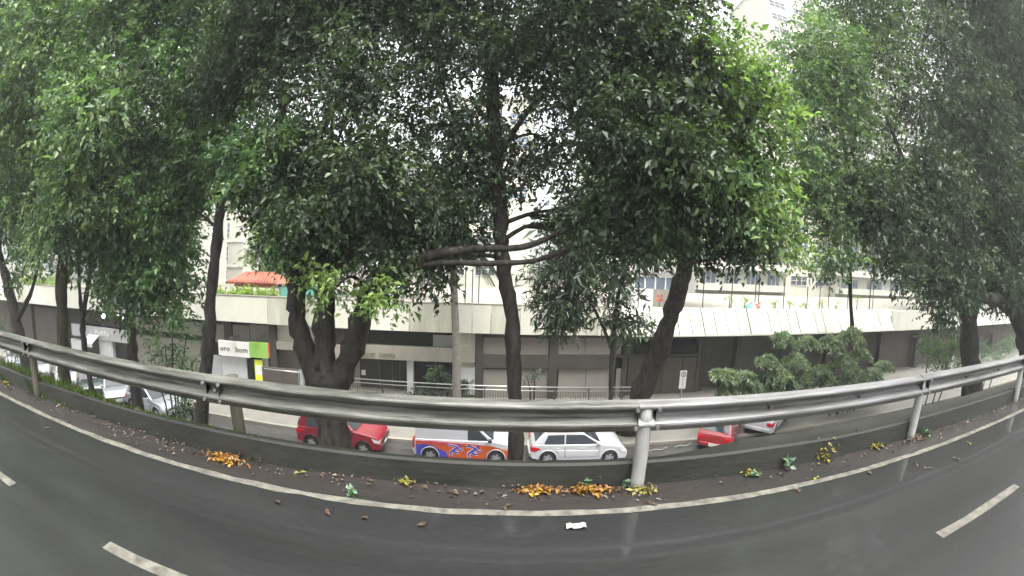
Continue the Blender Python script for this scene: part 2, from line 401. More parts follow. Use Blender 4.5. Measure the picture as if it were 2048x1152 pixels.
# ------------------------------------------------------------------ leaves and trees
def leaves_mesh(name, P, D, N, L, W, m, fold=0.22):
    n = len(P); S = np.cross(D, N); S /= np.linalg.norm(S, axis=1)[:, None] + 1e-9
    N2 = np.cross(S, D)
    L = np.broadcast_to(L, (n,))[:, None]; W = np.broadcast_to(W, (n,))[:, None]
    V = np.empty((n, 4, 3), np.float32)
    V[:, 0] = P; V[:, 2] = P + D * L - N2 * L * 0.12
    mid = P + D * L * 0.45
    V[:, 1] = mid + S * W + N2 * W * fold * 2; V[:, 3] = mid - S * W + N2 * W * fold * 2
    me = bpy.data.meshes.new(name)
    me.vertices.add(n * 4); me.vertices.foreach_set('co', V.reshape(-1))
    idx = (np.arange(n)[:, None] * 4 + np.array([0, 1, 2, 0, 2, 3])).astype(np.int32)
    me.loops.add(n * 6); me.loops.foreach_set('vertex_index', idx.reshape(-1))
    me.polygons.add(n * 2); me.polygons.foreach_set('loop_start', np.arange(n * 2, dtype=np.int32) * 3)
    me.materials.append(LF[m]); me.update(calc_edges=True)
    return me


def unit(v): return v / (np.linalg.norm(v, axis=-1, keepdims=True) + 1e-9)


KINDS = dict(broad=(0.125, 0.031, 9, 0.46), lance=(0.21, 0.024, 8, 0.4), fine=(0.08, 0.02, 12, 0.3), large=(0.19, 0.05, 8, 0.5))


def crown_leaves(blobs, kind='broad', dens=1.0, scale=1.0):
    """blobs: (centre, (rx,ry,rz), weight). Twigs gather in clumps through each blob; leaves sit along the twigs."""
    L0, W0, per, tl = KINDS[kind]; L0 *= scale; W0 *= scale; tl *= scale
    PP, DD, clumps = [], [], []
    for c, r, w in blobs:
        c = np.array(c, float); r = np.array(r, float)
        area = pi * r[0] * r[2]
        nleaf = area * 4.7 * dens * w / (L0 * W0 * 1.0)
        ntw = max(6, int(nleaf / per)); ncl = max(5, int(7 + area * 2.0))
        u = unit(rng.normal(size=(ncl, 3))) * (rng.random((ncl, 1)) ** 0.45)
        cc = c + u * r * 0.88; clumps.append(cc)
        k = rng.integers(0, ncl, ntw)
        loose = rng.random((ntw, 1)) < 0.2
        pos = np.where(loose, c + unit(rng.normal(size=(ntw, 3))) * rng.random((ntw, 1)) ** 0.4 * r * 1.05, cc[k] + rng.normal(size=(ntw, 3)) * r * 0.2 * np.array([1, 1, 0.75]))
        tdir = unit(unit(pos - c) * 0.6 + unit(pos - cc[k]) * 0.5 + rng.normal(size=(ntw, 3)) * 0.5 + np.array([0, 0, -0.25]))
        i = np.repeat(np.arange(ntw), per); t = np.tile(np.linspace(-0.1, 1, per), ntw)[:, None]
        p = pos[i] + tdir[i] * t * tl + np.array([0, 0, -0.16 * tl]) * t ** 2 + rng.normal(size=(len(i), 3)) * 0.02
        d = unit(tdir[i] * 0.55 + rng.normal(size=(len(i), 3)) * 0.6 + np.array([0, 0, -0.3]))
        PP.append(p); DD.append(d)
    P = np.concatenate(PP); D = np.concatenate(DD)
    N = unit(rng.normal(size=P.shape) * 0.55 + np.array([0, 0, 1.0]))
    sz = np.exp(rng.normal(size=len(P)) * 0.3); L = L0 * sz * rng.uniform(0.8, 1.15, len(P)); W = W0 * sz * rng.uniform(0.75, 1.25, len(P))
    return P, D, N, L, W, clumps


def tree(name, label, stems, crown, leaf='deep', kind='broad', dens=1.0, scale=1.0, bark='bark', group=None, Y=9.0, twigs=True, ground=None):
    """stems: lists of (px,py,width px[,Y]); crown: (px,py,r px[,Y[,weight[,flat]]]) ; each measured at its own distance"""
    paths = []
    for st in stems:
        rows = []
        for q in st:
            y = q[3] if len(q) > 3 else Y
            p = at(q[0], q[1], y); rows.append((*p, max(0.012, q[2] * 0.48 * mpp(p))))
        paths.append(curvepts(rows, 4))
    base = paths[0][0]
    if ground is not None and base[2] > ground:
        a, b = paths[0][0], paths[0][1]
        ext = a + (a - b) * 0.0; ext[2] = ground - 0.15; ext[3] = a[3] * 1.35; mid = (a + ext) / 2; mid[3] = a[3] * 1.08
        paths[0] = np.vstack([ext, mid, paths[0]]); base = paths[0][0]
    root = thing(name, label, 'tree', (base[0], base[1], base[2]), 0, group)
    off = np.array(base[:3])
    for i, p in enumerate(paths):
        jit = rng.normal(size=(len(p), 3)) * p[:, 3:4] * (0.09 if i == 0 else 0.07)
        r = p[:, 3] * (1 + 0.09 * rng.normal(size=len(p)))
        mb = MB().tube(p[:, :3] + jit - off, r, 12)
        mb.build('trunk' if i == 0 else 'limb', bark, root, smooth=True)
    allp = np.concatenate(paths)
    blobs = []; lfs = []
    for q in crown:
        y = q[3] if len(q) > 3 and q[3] else Y
        w = q[4] if len(q) > 4 else 1.0; fl = q[5] if len(q) > 5 else 0.8
        c = at(q[0], q[1], y); r = q[2] * mpp(c); blobs.append((c, (r, r * 0.95, r * fl), w)); lfs.append(q[6] if len(q) > 6 else leaf)
    clumps = [None] * len(blobs)
    for lf in sorted(set(lfs)):
        ids = [i for i, l_ in enumerate(lfs) if l_ == lf]
        P, D, N, L, W, cl_ = crown_leaves([blobs[i] for i in ids], kind, dens, scale)
        for i, c_ in zip(ids, cl_): clumps[i] = c_
        link('crown', leaves_mesh('crown', P - off, D, N, L, W, lf), root)
    mb = MB()
    for (c, r, w), cc in zip(blobs, clumps):
        c = np.array(c)
        dd = np.linalg.norm(allp[:, :3] - c + np.array([0, 0, r[2] * 0.4]), axis=1); j = int(np.argmin(dd)); a = allp[j]
        r0 = min(a[3] * 0.5, 0.06); mid = (a[:3] + c) / 2 + np.array([0, 0, 0.12 * dd[j]]) + rng.normal(size=3) * 0.05 * dd[j]
        br = curvepts([(*a[:3], r0), (*mid, r0 * 0.7), (*c, r0 * 0.4)], 4)
        mb.tube(br[:, :3] - off, br[:, 3], 6)
        if twigs:
            for e in cc[:min(len(cc), 14)]:
                s = br[rng.integers(3, len(br))]; m_ = (s[:3] + e) / 2 + rng.normal(size=3) * 0.1 * r[0]
                tb = curvepts([(*s[:3], s[3] * 0.6), (*m_, s[3] * 0.4), (*e, 0.008)], 3); mb.tube(tb[:, :3] - off, tb[:, 3], 4, cap=False)
    mb.build('branches', bark, root, smooth=True)['kind'] = 'stuff'
    return root


# ------------------------------------------------------------------ the road, verge and lower street
SZ = -6.3          # lower street level
XL, XR = -160, 190
road = MB()
nx = 60
xs = np.linspace(XL, XR, nx)
for i in range(nx - 1): road.quad((xs[i], -14, 0), (xs[i + 1], -14, 0), (xs[i + 1], 3.12, 0), (xs[i], 3.12, 0))
struct(road.build('road', 'asphalt'))
sh = MB()
for i in range(nx - 1): sh.quad((xs[i], 3.12, 0), (xs[i + 1], 3.12, 0), (xs[i + 1], 3.56, -0.01), (xs[i], 3.56, -0.01))
struct(sh.build('road_shoulder', 'shoulder'))


def paint_strip(name, x0, x1, y, w, z=0.005, seed=0):
    r_ = np.random.default_rng(seed); n = max(4, int((x1 - x0) / 0.25)); X = np.linspace(x0, x1, n)
    a = y - w / 2 + r_.normal(size=n) * 0.006; b = y + w / 2 + r_.normal(size=n) * 0.006
    mb = MB()
    for i in range(n - 1): mb.quad((X[i], a[i], z), (X[i + 1], a[i + 1], z), (X[i + 1], b[i + 1], z), (X[i], b[i], z))
    return struct(mb.build(name, 'paint'))


paint_strip('road_edge_line', -70, 90, 3.06, 0.085, seed=1)
for k, (a, b) in enumerate([(-2.75, -1.2), (-6.3, -4.35), (3.55, 5.35), (8.2, 10.2), (13.2, 15.2), (-11.4, -9.4), (-16.4, -14.4)]):
    paint_strip('lane_dash_line', a, b, 1.65, 0.1, seed=5 + k)

kw = MB()
n = 180
X = np.linspace(-90, 120, n); jz = rng.normal(size=n) * 0.008; jy = rng.normal(size=n) * 0.008
bk = 3.62 + 0.28 * np.clip((X - 1.5) / 1.6, 0, 1)      # the wall widens to the right of the white post
for i in range(n - 1):
    def row(q, c): return [(X[q], 3.5 + jy[q], -0.05), (X[q], 3.52 + jy[q], 0.215 + jz[q]), (X[q], 3.545 + jy[q], 0.235 + jz[q]), (X[q], c - .01, 0.23 + jz[q]), (X[q], c + .01, -1.2)]
    ra, rb = row(i, bk[i]), row(i + 1, bk[i + 1])
    for j in range(4): kw.quad(ra[j], rb[j], rb[j + 1], ra[j + 1])
tag(kw.build('kerb_wall', 'kerb'), 'low dark mossy concrete kerb wall along the road edge behind the guard rail', 'wall')

eb = MB()
gy = [3.6, 4.6, 6, 8, 10, 11.6, 12.0]; gz = [-0.35, -0.85, -1.9, -3.4, -5.0, -6.05, -6.25]
gx = np.linspace(XL, XR, 140)
G = [[(x, y, z + (rng.normal() * 0.09 if 0 < j < 6 else 0)) for j, (y, z) in enumerate(zip(gy, gz))] for x in gx]
for i in range(len(gx) - 1):
    for j in range(len(gy) - 1): eb.quad(G[i][j], G[i + 1][j], G[i + 1][j + 1], G[i][j + 1])
struct(eb.build('embankment', 'earth', smooth=True))


def slope_z(y): return float(np.interp(y, gy, gz)) if y < 12 else SZ


st = MB().quad((XL, 11.9, SZ), (XR, 11.9, SZ), (XR, 18.4, SZ), (XL, 18.4, SZ))
struct(st.build('lower_street', 'street'))
sw = MB()
# pavement slabs of the far footway, as a sheet with recessed joints where it can be seen
sw.box(XL, XR, 18.4, 40, SZ - 0.3, SZ + 0.12)
struct(sw.build('pavement', 'pave'))
kb = MB().box(XL, XR, 18.22, 18.398, SZ - 0.2, SZ + 0.135)
struct(kb.build('pavement_kerb', 'render'))
struct(MB().quad((-900, -900, -7.2), (900, -900, -7.2), (900, 900, -7.2), (-900, 900, -7.2)).build('ground', 'earth'))
struct(MB().box(XL, XR, -20, -14.0, -7, -0.02).build('roadside_ground', 'earth'))

# ------------------------------------------------------------------ guard rail
RY = 3.40
gr = thing('guard_rail', 'long weathered steel crash barrier with a wavy beam along the road edge', 'guard rail', (0, RY, 0))
prof = [(0.085, 0.853), (0.08, 0.857), (0.07, 0.855), (0.01, 0.832), (-0.005, 0.822), (-0.008, 0.81), (-0.002, 0.798), (0.068, 0.748), (0.078, 0.735), (0.078, 0.72), (0.07, 0.711), (0.006, 0.672), (-0.006, 0.66), (-0.008, 0.645), (-0.002, 0.632), (0.07, 0.567), (0.08, 0.561), (0.085, 0.565)]


def beam_mesh(Lb, nm, m):
    pf = prof + [(y + .006, z) for y, z in reversed(prof)]; k = len(pf); mb = MB()
    for x in (0, Lb): mb.v += [(x, y, z) for y, z in pf]
    mb.f = [(i, (i + 1) % k, (i + 1) % k + k, i + k) for i in range(k)] + [tuple(range(k))[::-1], tuple(range(k, 2 * k))]
    me = mb.mesh(nm, m)
    for p_ in me.polygons: p_.use_smooth = False
    return me


PX0, PSP = 1.27, 4.02
bm_c = beam_mesh(PSP + 0.16, 'beam_clean', 'galv'); bm_d = beam_mesh(PSP + 0.16, 'beam_dirty', 'galvdirty')
for k in range(-12, 15):
    x0 = PX0 + k * PSP
    o = link('beam', bm_c if k >= 0 else bm_d, gr, (x0 - 0.08, 0.004 * (k % 2) - 0.002 + random.uniform(-.004, .004), random.uniform(-0.006, 0.006)))


def post(x, y0, y1, w, m, top=0.8, lean=0.0, foot=-0.05):
    mb = MB(); k = 8
    pts = [(x + lean * (1 - t), (y0 + y1) / 2 - RY, foot + (top - foot) * t) for t in np.linspace(0, 1, k)]
    mb.tube(pts, [w * (0.5 + 0.02 * random.uniform(-1, 1)) for _ in pts], 10)
    return mb.build('post', m, gr, smooth=True)


post(PX0, 3.36, 3.56, 0.13, 'postw', top=0.80, lean=0.01)
post(PX0 + PSP, 3.38, 3.58, 0.12, 'postw', top=0.80)
for k in (2, 3, 4, 5, 6): post(PX0 + PSP * k, 3.38, 3.58, 0.13, 'postw')
post(PX0 - PSP + 0.05, 3.62, 3.78, 0.14, 'postb', lean=0.03, top=0.8, foot=-.1)
for k in (-2, -3, -4, -5, -6, -7): post(PX0 + PSP * k, 3.42, 3.6, 0.14, 'postb')
for k in range(-3, 5):   # beam joints: bolt heads and the whitewashed plate over the near joint
    for dx, z in ((-0.1, .79), (0.1, .79), (-0.1, .625), (0.1, .625), (0.0, .71)):
        mb = MB(); mb.disc_y(PX0 + k * PSP + dx, z, 0.018, -0.014 if z != .71 else 0.06, -0.034 if z != .71 else 0.035, 8); mb.build('bolt', 'galv', gr)
for k in range(1, 4):
    for f in (0.33, 0.66):
        mb = MB(); mb.disc_y(PX0 + (k - 1) * PSP + PSP * f, .708, 0.02, 0.065, 0.035, 8); mb.build('bolt', 'iron', gr)
mbp = MB()
for (ya, za), (yb, zb) in zip(prof[9:-3], prof[10:-2]): mbp.quad((PX0 - .075, yb - .008, zb), (PX0 + .075, yb - .008, zb), (PX0 + .075, ya - .008, za), (PX0 - .075, ya - .008, za))
mbp.build('joint_plate', 'postw', gr, smooth=True)

# ------------------------------------------------------------------ the shop building across the lower street
B = thing('shop_building', 'long low concrete shop block with a cream parapet across the lower street', 'building', tuple(FO), FA)


def prect(name, m, px0, py0, px1, py1, dep, thick=0.12, bevel=0.0, parent=None):
    """a panel whose front face stands at depth dep of the facade"""
    cx, cy = (px0 + px1) / 2, (py0 + py1) / 2
    x0 = F(px0, cy, dep)[0]; x1 = F(px1, cy, dep)[0]; z1 = F(cx, py0, dep)[2]; z0 = F(cx, py1, dep)[2]
    return bx(name, m, parent or B, x0, x1, dep, dep + thick, z0, z1, bevel)


ZT, ZB = -0.55, -2.21             # parapet top and bottom
s_sl0, s_sl1 = F(1240, 640)[0], F(1772, 645)[0]
bx('roof_slab', 'render', B, -95, 130, 0.25, 24, -1.5, -1.1)
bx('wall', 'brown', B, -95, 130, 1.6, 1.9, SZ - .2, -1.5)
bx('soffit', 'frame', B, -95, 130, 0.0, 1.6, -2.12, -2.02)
# upright parapet panels
xj = [-95 + 4.6 * i for i in range(12)]
xj = [x for x in xj if x < F(400, 620)[0]] + [F(p, 622)[0] for p in (429, 539, 640, 735, 820, 906, 945, 982, 1040, 1076, 1150, 1195)] + [s_sl0]
for i, (a, b) in enumerate(zip(xj[:-1], xj[1:])):
    bx('parapet_panel', 'creamold' if i % 3 == 1 else 'cream', B, a + .012, b - .012, -0.3 + random.uniform(-.008, .008), -0.12, ZB + random.uniform(-.01, .01), ZT + random.uniform(-.015, .015), 0.01)
# leaning parapet panels
zb2 = F(1461, 669, -1.0)[2]; zt2 = F(1461, 617, -0.1)[2]
jn = np.linspace(s_sl0, s_sl1, 29)
pm = {}
for i in range(28):
    a, b = jn[i] + .035, jn[i + 1] - .035
    o_ = random.uniform(-.02, .02)
    mb = MB(); mb.add([(a, -1.0 + o_, zb2), (b, -1.0 + o_, zb2), (b, -0.1 + o_, zt2), (a, -0.1 + o_, zt2), (a, -.88 + o_, zb2 - .02), (b, -.88 + o_, zb2 - .02), (b, 0.02, zt2), (a, 0.02, zt2)],
                      [(0, 1, 2, 3), (7, 6, 5, 4), (1, 0, 4, 5), (2, 1, 5, 6), (3, 2, 6, 7), (0, 3, 7, 4)])
    mb.build('parapet_panel', 'creamold' if i % 4 in (1, 2) else 'cream', B)
MB().add([(s_sl0, -.94, zb2 + .01), (s_sl1, -.94, zb2 + .01), (s_sl1, -.04, zt2 - .01), (s_sl0, -.04, zt2 - .01)], [(0, 1, 2, 3)]).build('parapet_backing', 'dark', B)
bx('parapet_lip', 'cream', B, s_sl0, s_sl1, -1.05, -.86, zb2 - .1, zb2 - .025)
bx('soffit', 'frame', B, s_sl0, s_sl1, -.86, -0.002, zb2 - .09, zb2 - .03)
xr = [s_sl1 + .1] + [s_sl1 + 4.4 * i for i in range(1, 22)]
for a, b in zip(xr[:-1], xr[1:]):
    bx('parapet_panel', 'cream', B, a + .012, b - .012, -.72, -.5, ZB - .02, ZT + .02, 0.01)
bx('coping', 'render', B, -95, s_sl0, -.32, -.08, ZT + .017, ZT + .07)

# S1 left shops
prect('fascia', 'grey', 144, 655, 256, 679, 0.2, 0.25)
prect('pier', 'white', 144, 679, 165, 722, 0.35, 0.4)
prect('pier', 'white', 200, 679, 226, 736, 0.35, 0.4)
prect('doorway', 'dark', 165, 679, 200, 734, 0.75, 0.1)
prect('doorway', 'dark', 226, 679, 258, 745, 0.75, 0.1)
prect('window', 'black', 172, 626, 240, 655, 0.8, 0.1)
prect('wall_panel', 'render', 258, 640, 405, 664, 0.9, 0.3)
prect('wall_panel', 'render', 262, 676, 405, 790, 0.9, 0.3)
prect('wall_panel', 'dbrown', 10, 612, 60, 720, 0.9, 0.3)
prect('wall_panel', 'brown', 66, 614, 115, 720, 0.9, 0.3)
for px in (62, 118, 258): prect('column', 'frame', px - 4, 612, px + 4, 720 if px < 200 else 760, 0.5, 0.4)
aw = MB(); p0 = F(177, 668, 0.1); p1 = F(197, 672, 0.1)
aw.add([(p0[0], .15, p0[2]), (p1[0], .15, p0[2]), (p1[0], -.75, p0[2] - .55), (p0[0], -.75, p0[2] - .55), (p0[0], -.75, p0[2] - .85), (p1[0], -.75, p0[2] - .85)], [(0, 1, 2, 3), (3, 2, 5, 4)])
aw.build('awning', 'white', B)
p = F(189, 667, 0.15); text('lettering', 'Padilly', 'letterw', B, (p[0], 0.14, p[2] - .1), 0.62, width=F(217, 667, .15)[0] - p[0])
for px, py, r in ((207, 632, .17), (246, 636, .09)):
    q = F(px, py, -0.05); me = bpy.data.meshes.new('lamp'); bm = bmesh.new(); bmesh.ops.create_uvsphere(bm, u_segments=14, v_segments=10, radius=r); bm.to_mesh(me); bm.free(); me.materials.append(MT['bulb'])
    wl = thing('ceiling_lamp', 'large glowing round lamp under the eave above the left shops' if r > .1 else 'small glowing round lamp under the eave beside a larger one', 'lamp', tuple(FO + UX * q[0] + UY * q[1] + np.array([0, 0, q[2]])))
    link('bulb', me, wl); MB().tube([(0, 0, r * .9), (0, 0, ZB - q[2] + .15)], 0.02, 6).build('rod', 'iron', wl)

# S3 shop with the green sign
prect('column', 'frame', 448, 645, 463, 684, 0.55, 0.3)
prect('column', 'frame', 540, 648, 553, 760, 0.1, 0.4)
prect('column', 'frame', 412, 645, 421, 790, 0.55, 0.3)
prect('wall_panel', 'render2', 421, 648, 448, 684, 0.7, 0.2)
prect('wall_panel', 'render2', 463, 650, 499, 684, 0.7, 0.2)
prect('wall_panel', 'render2', 500, 650, 539, 686, 0.7, 0.2)
prect('wall_panel', 'grey', 419, 712, 446, 770, 0.5, 0.3)
sh_ = prect('shutter', 'white', 446, 713, 494, 768, 0.45, 0.1)
prect('doorway', 'dark', 494.5, 716, 510, 770, 0.7, 0.1)
prect('pier', 'white', 526, 716, 538, 775, 0.4, 0.4)
sg = thing('shop_sign', 'long white and green shop sign board with a red end', 'sign', tuple(FO), FA)
prect('board', 'signw', 437, 683, 498, 713, 0.05, 0.18, 0.01, sg)
prect('green_panel', 'signg', 498.3, 685, 536, 716, 0.04, 0.19, 0.01, sg)
prect('end_cap', 'red', 536.3, 686, 539, 716, 0.05, 0.18, 0, sg)
p = F(440, 697, .03); text('lettering', 'oro   bom', 'letter', sg, (p[0], .035, p[2] - .12), 0.5, width=F(494, 697, .03)[0] - p[0])
ps = thing('poster_stand', 'tall yellow advertising poster beside the dark shop door', 'poster', tuple(FO), FA)
prect('board', 'signy', 510, 720, 526, 766, 0.2, 0.06, 0, ps)
prect('picture', 'signw', 512, 731, 524, 750, 0.19, 0.008, 0, ps)
for px in (476, 519):
    fl = thing('flood_light', 'small flood light bracket above the %s part of the shop sign' % ('white' if px == 476 else 'green'), 'lamp', tuple(FO), FA)
    q = F(px, 682, 0.4)
    bx('arm', 'iron', fl, q[0] - .02, q[0] + .02, -.3, .65, q[2] + .3, q[2] + .34); bx('head', 'iron', fl, q[0] - .18, q[0] + .18, -.4, -.2, q[2] + .22, q[2] + .38)

# S4 balcony bay
prect('beam', 'render', 553, 688, 735, 705, 0.0, 0.5)
prect('wall_panel', 'creamold', 553, 650, 630, 686, 0.35, 0.2)
prect('wall_panel', 'render', 553, 706, 720, 800, 1.2, 0.2)
prect('pier', 'frame', 674, 656, 706, 692, 0.2, 0.4)
prect('pier', 'render', 653, 692, 694, 716, -0.05, 0.3)
prect('pier', 'white', 672, 716, 686, 760, 0.1, 0.3)
prect('wall_panel', 'brown', 526, 737, 596, 795, -0.6, 0.15)
prect('column', 'white', 596, 740, 606, 795, 0.6, 0.3)
# S5 entrance
prect('opening', 'dark', 735, 659, 950, 696, 1.1, 0.2)
eb_ = prect('beam', 'render', 719, 695, 950, 722, -0.1, 0.5)
p = F(726, 713, -0.12); text('lettering', 'XG ED', 'letterg', B, (p[0], -.125, p[2]), 0.36, width=F(750, 713, -.12)[0] - p[0], extrude=.015)
p = F(758, 713, -0.12); text('lettering', 'CAMORA', 'letterg', B, (p[0], -.125, p[2]), 0.36, width=F(791, 713, -.12)[0] - p[0], extrude=.015)
prect('opening', 'dark', 706, 722, 950, 800, 1.25, 0.2)
prect('pier', 'white', 814, 722, 827, 800, 0.3, 0.3)
prect('notice', 'signw', 723, 740, 731, 750, 1.2, 0.03)
prect('wall_panel', 'creamold', 919, 664, 950, 735, 0.15, 0.3)
prect('wall_panel', 'white', 921, 735, 950, 790, 0.12, 0.3)
prect('window', 'lampw', 866, 670, 905, 693, 1.0, 0.08)
for px in (760, 785, 800): prect('mullion', 'iron', px - 1, 724, px + 1, 800, 1.15, 0.06)
# S6 framed bays
for a, b in ((951, 966), (1098, 1115), (1226, 1230)): prect('column', 'frame', a, 667, b, 805, 0.0, 0.5)
prect('beam', 'frame', 966, 668, 1098, 675, 0.03, 0.4); prect('beam', 'frame', 1115, 668, 1226, 676, 0.03, 0.4)
prect('beam', 'dbrown', 966, 710, 1098, 737, 0.05, 0.4); prect('beam', 'dbrown', 1115, 710, 1226, 738, 0.05, 0.4)
for a, b in ((966.5, 1031), (1032, 1097.5), (1115.5, 1170), (1171, 1225.5)):
    prect('wall_panel', 'render2', a, 675.5, b, 709.5, 0.2, 0.2); prect('wall_panel', 'render2', a, 738.5, b, 805, 0.2, 0.2)
prect('wall_panel', 'render2', 1230.5, 675, 1243, 709, 0.2, 0.2); prect('wall_panel', 'render2', 1230.5, 738, 1243, 805, 0.2, 0.2)
prect('beam', 'dbrown', 1230.5, 709.5, 1400, 713, 0.0, 0.3)
# S7 brown bay with the dark ribbon window
prect('column', 'frame', 1244, 672, 1254, 805, 0.1, 0.4)
for a, b in ((1270, 1310), (1311, 1350), (1351, 1392)): prect('window', 'black', a, 678, b, 709, 0.35, 0.1)
for i, a in enumerate((1254, 1289, 1324, 1362)): prect('wall_panel', 'brown', a + .7, 714, (1254, 1289, 1324, 1362, 1399)[i + 1] - .7, 800, 0.5, 0.2)
prect('wall_panel', 'brown', 1393, 672, 1400, 800, 0.45, 0.3)
prect('wall_panel', 'brown', 1254.5, 672, 1392, 677, 0.45, 0.3); prect('wall_panel', 'brown', 1254.5, 678, 1269.5, 709, 0.45, 0.3)
# S8 dark deep bays to the right
for px in (1402, 1470, 1560, 1650, 1757, 1830, 1905, 1980): prect('column', 'frame', px, 668, px + 7, 790 if px < 1700 else 760, 0.7, 0.5)
prect('wall_panel', 'render2', 1730, 735, 1756, 790, 0.2, 0.2)

# ------------------------------------------------------------------ ramp railing on the far pavement
rl = thing('ramp_railing', 'steel pedestrian railing with thin vertical bars in front of the shop block', 'railing', (0, 0, 0))
RYY = 23.4
def rp_(px, py): return at(px, py, RYY)
pL, pR = rp_(700, 756), rp_(1262, 771)
for dz, r in ((0, .035), (-.22, .028)):
    MB().tube([(pL[0], RYY, pL[2] + dz), (pR[0], RYY, pL[2] + dz)], r, 8).build('top_rail' if dz == 0 else 'second_rail', 'steel', rl, smooth=True)
zt = pL[2]; zbm = SZ + .12
bar = MB().box(-.012, .012, -.012, .012, zbm + .1, zt - .23).mesh('bar', 'iron')
for x in np.arange(pL[0] + .15, pR[0], 0.145): link('bar', bar, rl, (x, RYY, 0))
pst = MB().box(-.03, .03, -.03, .03, zbm, zt - .02).mesh('post', 'iron')
for x in np.arange(pL[0], pR[0] + .1, 1.95): link('post', pst, rl, (x, RYY, 0))
MB().box(pL[0], pR[0], RYY - .02, RYY + .02, zbm + .06, zbm + .1).build('bottom_rail', 'iron', rl)
r2 = thing('stair_railing', 'short steel handrail running to the green shop entrance', 'railing', (0, 0, 0))
a, b = rp_(528, 737), rp_(600, 745)
MB().tube([a, b], .035, 8).build('top_rail', 'steel', r2, smooth=True)
for t in (0.02, .5, .98):
    q = a + (b - a) * t; MB().tube([q, (q[0], q[1], zbm)], .025, 6).build('post', 'iron', r2)
bo = thing('bollard', 'white bollard with dark spots standing at the railing', 'bollard', (0, 0, 0))
q = at(1222, 770, 22.9); MB().box(q[0] - .1, q[0] + .1, 22.85, 23.05, zbm, q[2]).build('shaft', 'white', bo, bevel=.02)
for k in range(3): MB().disc_y(q[0], q[2] - .15 - .3 * k, .04, 22.849, 22.835, 10).build('spot', 'iron', bo)

# street signs
def street_sign(label, px, py0, py1, Y, wpx, barred):
    t_ = thing('street_sign', label, 'sign', tuple(at(px, py1, Y)[:2]) + (SZ + .12,))
    q0, q1 = at(px, py0, Y), at(px, py1, Y); w = wpx * mpp(q0); z0, z1 = q1[2] - SZ - .12, q0[2] - SZ - .12
    MB().box(-w / 2, w / 2, -.03, -.012, z0, z1).build('board', 'signw', t_)
    cz = z1 - w * .52; ring = MB(); sg_ = 24; ro, ri = w * .4, w * .31
    for j in range(sg_):
        a0, a1 = 2 * pi * j / sg_, 2 * pi * (j + 1) / sg_
        ring.add([(ro * cos(a0), -.036, cz + ro * sin(a0)), (ro * cos(a1), -.036, cz + ro * sin(a1)), (ri * cos(a1), -.036, cz + ri * sin(a1)), (ri * cos(a0), -.036, cz + ri * sin(a0))], [(0, 1, 2, 3)])
    ring.build('ring', 'letter', t_)
    s_ = w * .5
    text('lettering', 'E', 'letter', t_, (-s_ * .34, -.037, cz - s_ * .36), s_ * 1.05, extrude=.004, width=s_ * .66)
    MB().tube([(0, 0, 0), (0, 0, z1 - .1 if not barred else z1 + 3.2)], .04, 8).build('pole', 'steel', t_)
    return t_
street_sign('white parking sign with a black ringed letter E by the brown wall', 1363.5, 741, 777, 21.5, 14.5, False)
street_sign('white ringed parking sign on the tall pole below the dark tree', 1902, 714, 741, 20, 10, True)

# ------------------------------------------------------------------ on the roof terrace
def terr(px, py, dep):
    q = F(px, py, dep); return FO + UX * q[0] + UY * q[1] + np.array([0, 0, q[2]])
ZR = -1.1
kio = thing('kiosk', 'open terrace kiosk with a red clay tile roof', 'kiosk', tuple(FO + UX * F(503, 600, 3)[0] + UY * 4.0 + np.array([0, 0, ZR])), FA)
xc = F(503, 560, 3)[0]; x0, x1 = F(452, 566, 2.6)[0] - xc, F(556, 566, 2.6)[0] - xc
ze, zr_ = F(503, 567, 2.6)[2] - ZR, F(503, 546, 4)[2] - ZR
rf = link('roof', MB().add([(x0, -1.5, ze), (x1, -1.5, ze), (x1 - .9, .2, zr_), (x0 + .9, .2, zr_), (x1, 1.9, ze), (x0, 1.9, ze)], [(0, 1, 2, 3), (3, 2, 4, 5), (0, 3, 5), (1, 4, 2), (0, 5, 4, 1)]).mesh('roof', 'timber'), kio)
nt_ = 17
tl = None
for i in range(nt_):
    f = (i + .5) / nt_; xa = x0 + (x1 - x0) * f; xb = x0 + .9 + (x1 - x0 - 1.8) * f; rt = (x1 - x0) / nt_ * .43
    mb = MB(); mb.tube([(xa, -1.56, ze + .02), ((xa + xb) / 2, -.65, (ze + zr_) / 2 + .03), (xb, .2, zr_ + .03)], [rt, rt * .97, rt * .85], 8)
    mb.build('tile', 'tile', rf, smooth=True)
bx('beam', 'timber', kio, x0 + .5, x1 - .5, -1.0, -.85, ze - .28, ze - .03)
for x in (x0 + .7, (x0 + x1) / 2 + .3, x1 - .6):
    bx('post', 'timber', kio, x - .08, x + .08, -.98, -.86, 0, ze - .05); bx('post', 'timber', kio, x - .08, x + .08, 1.2, 1.32, 0, ze - .05)

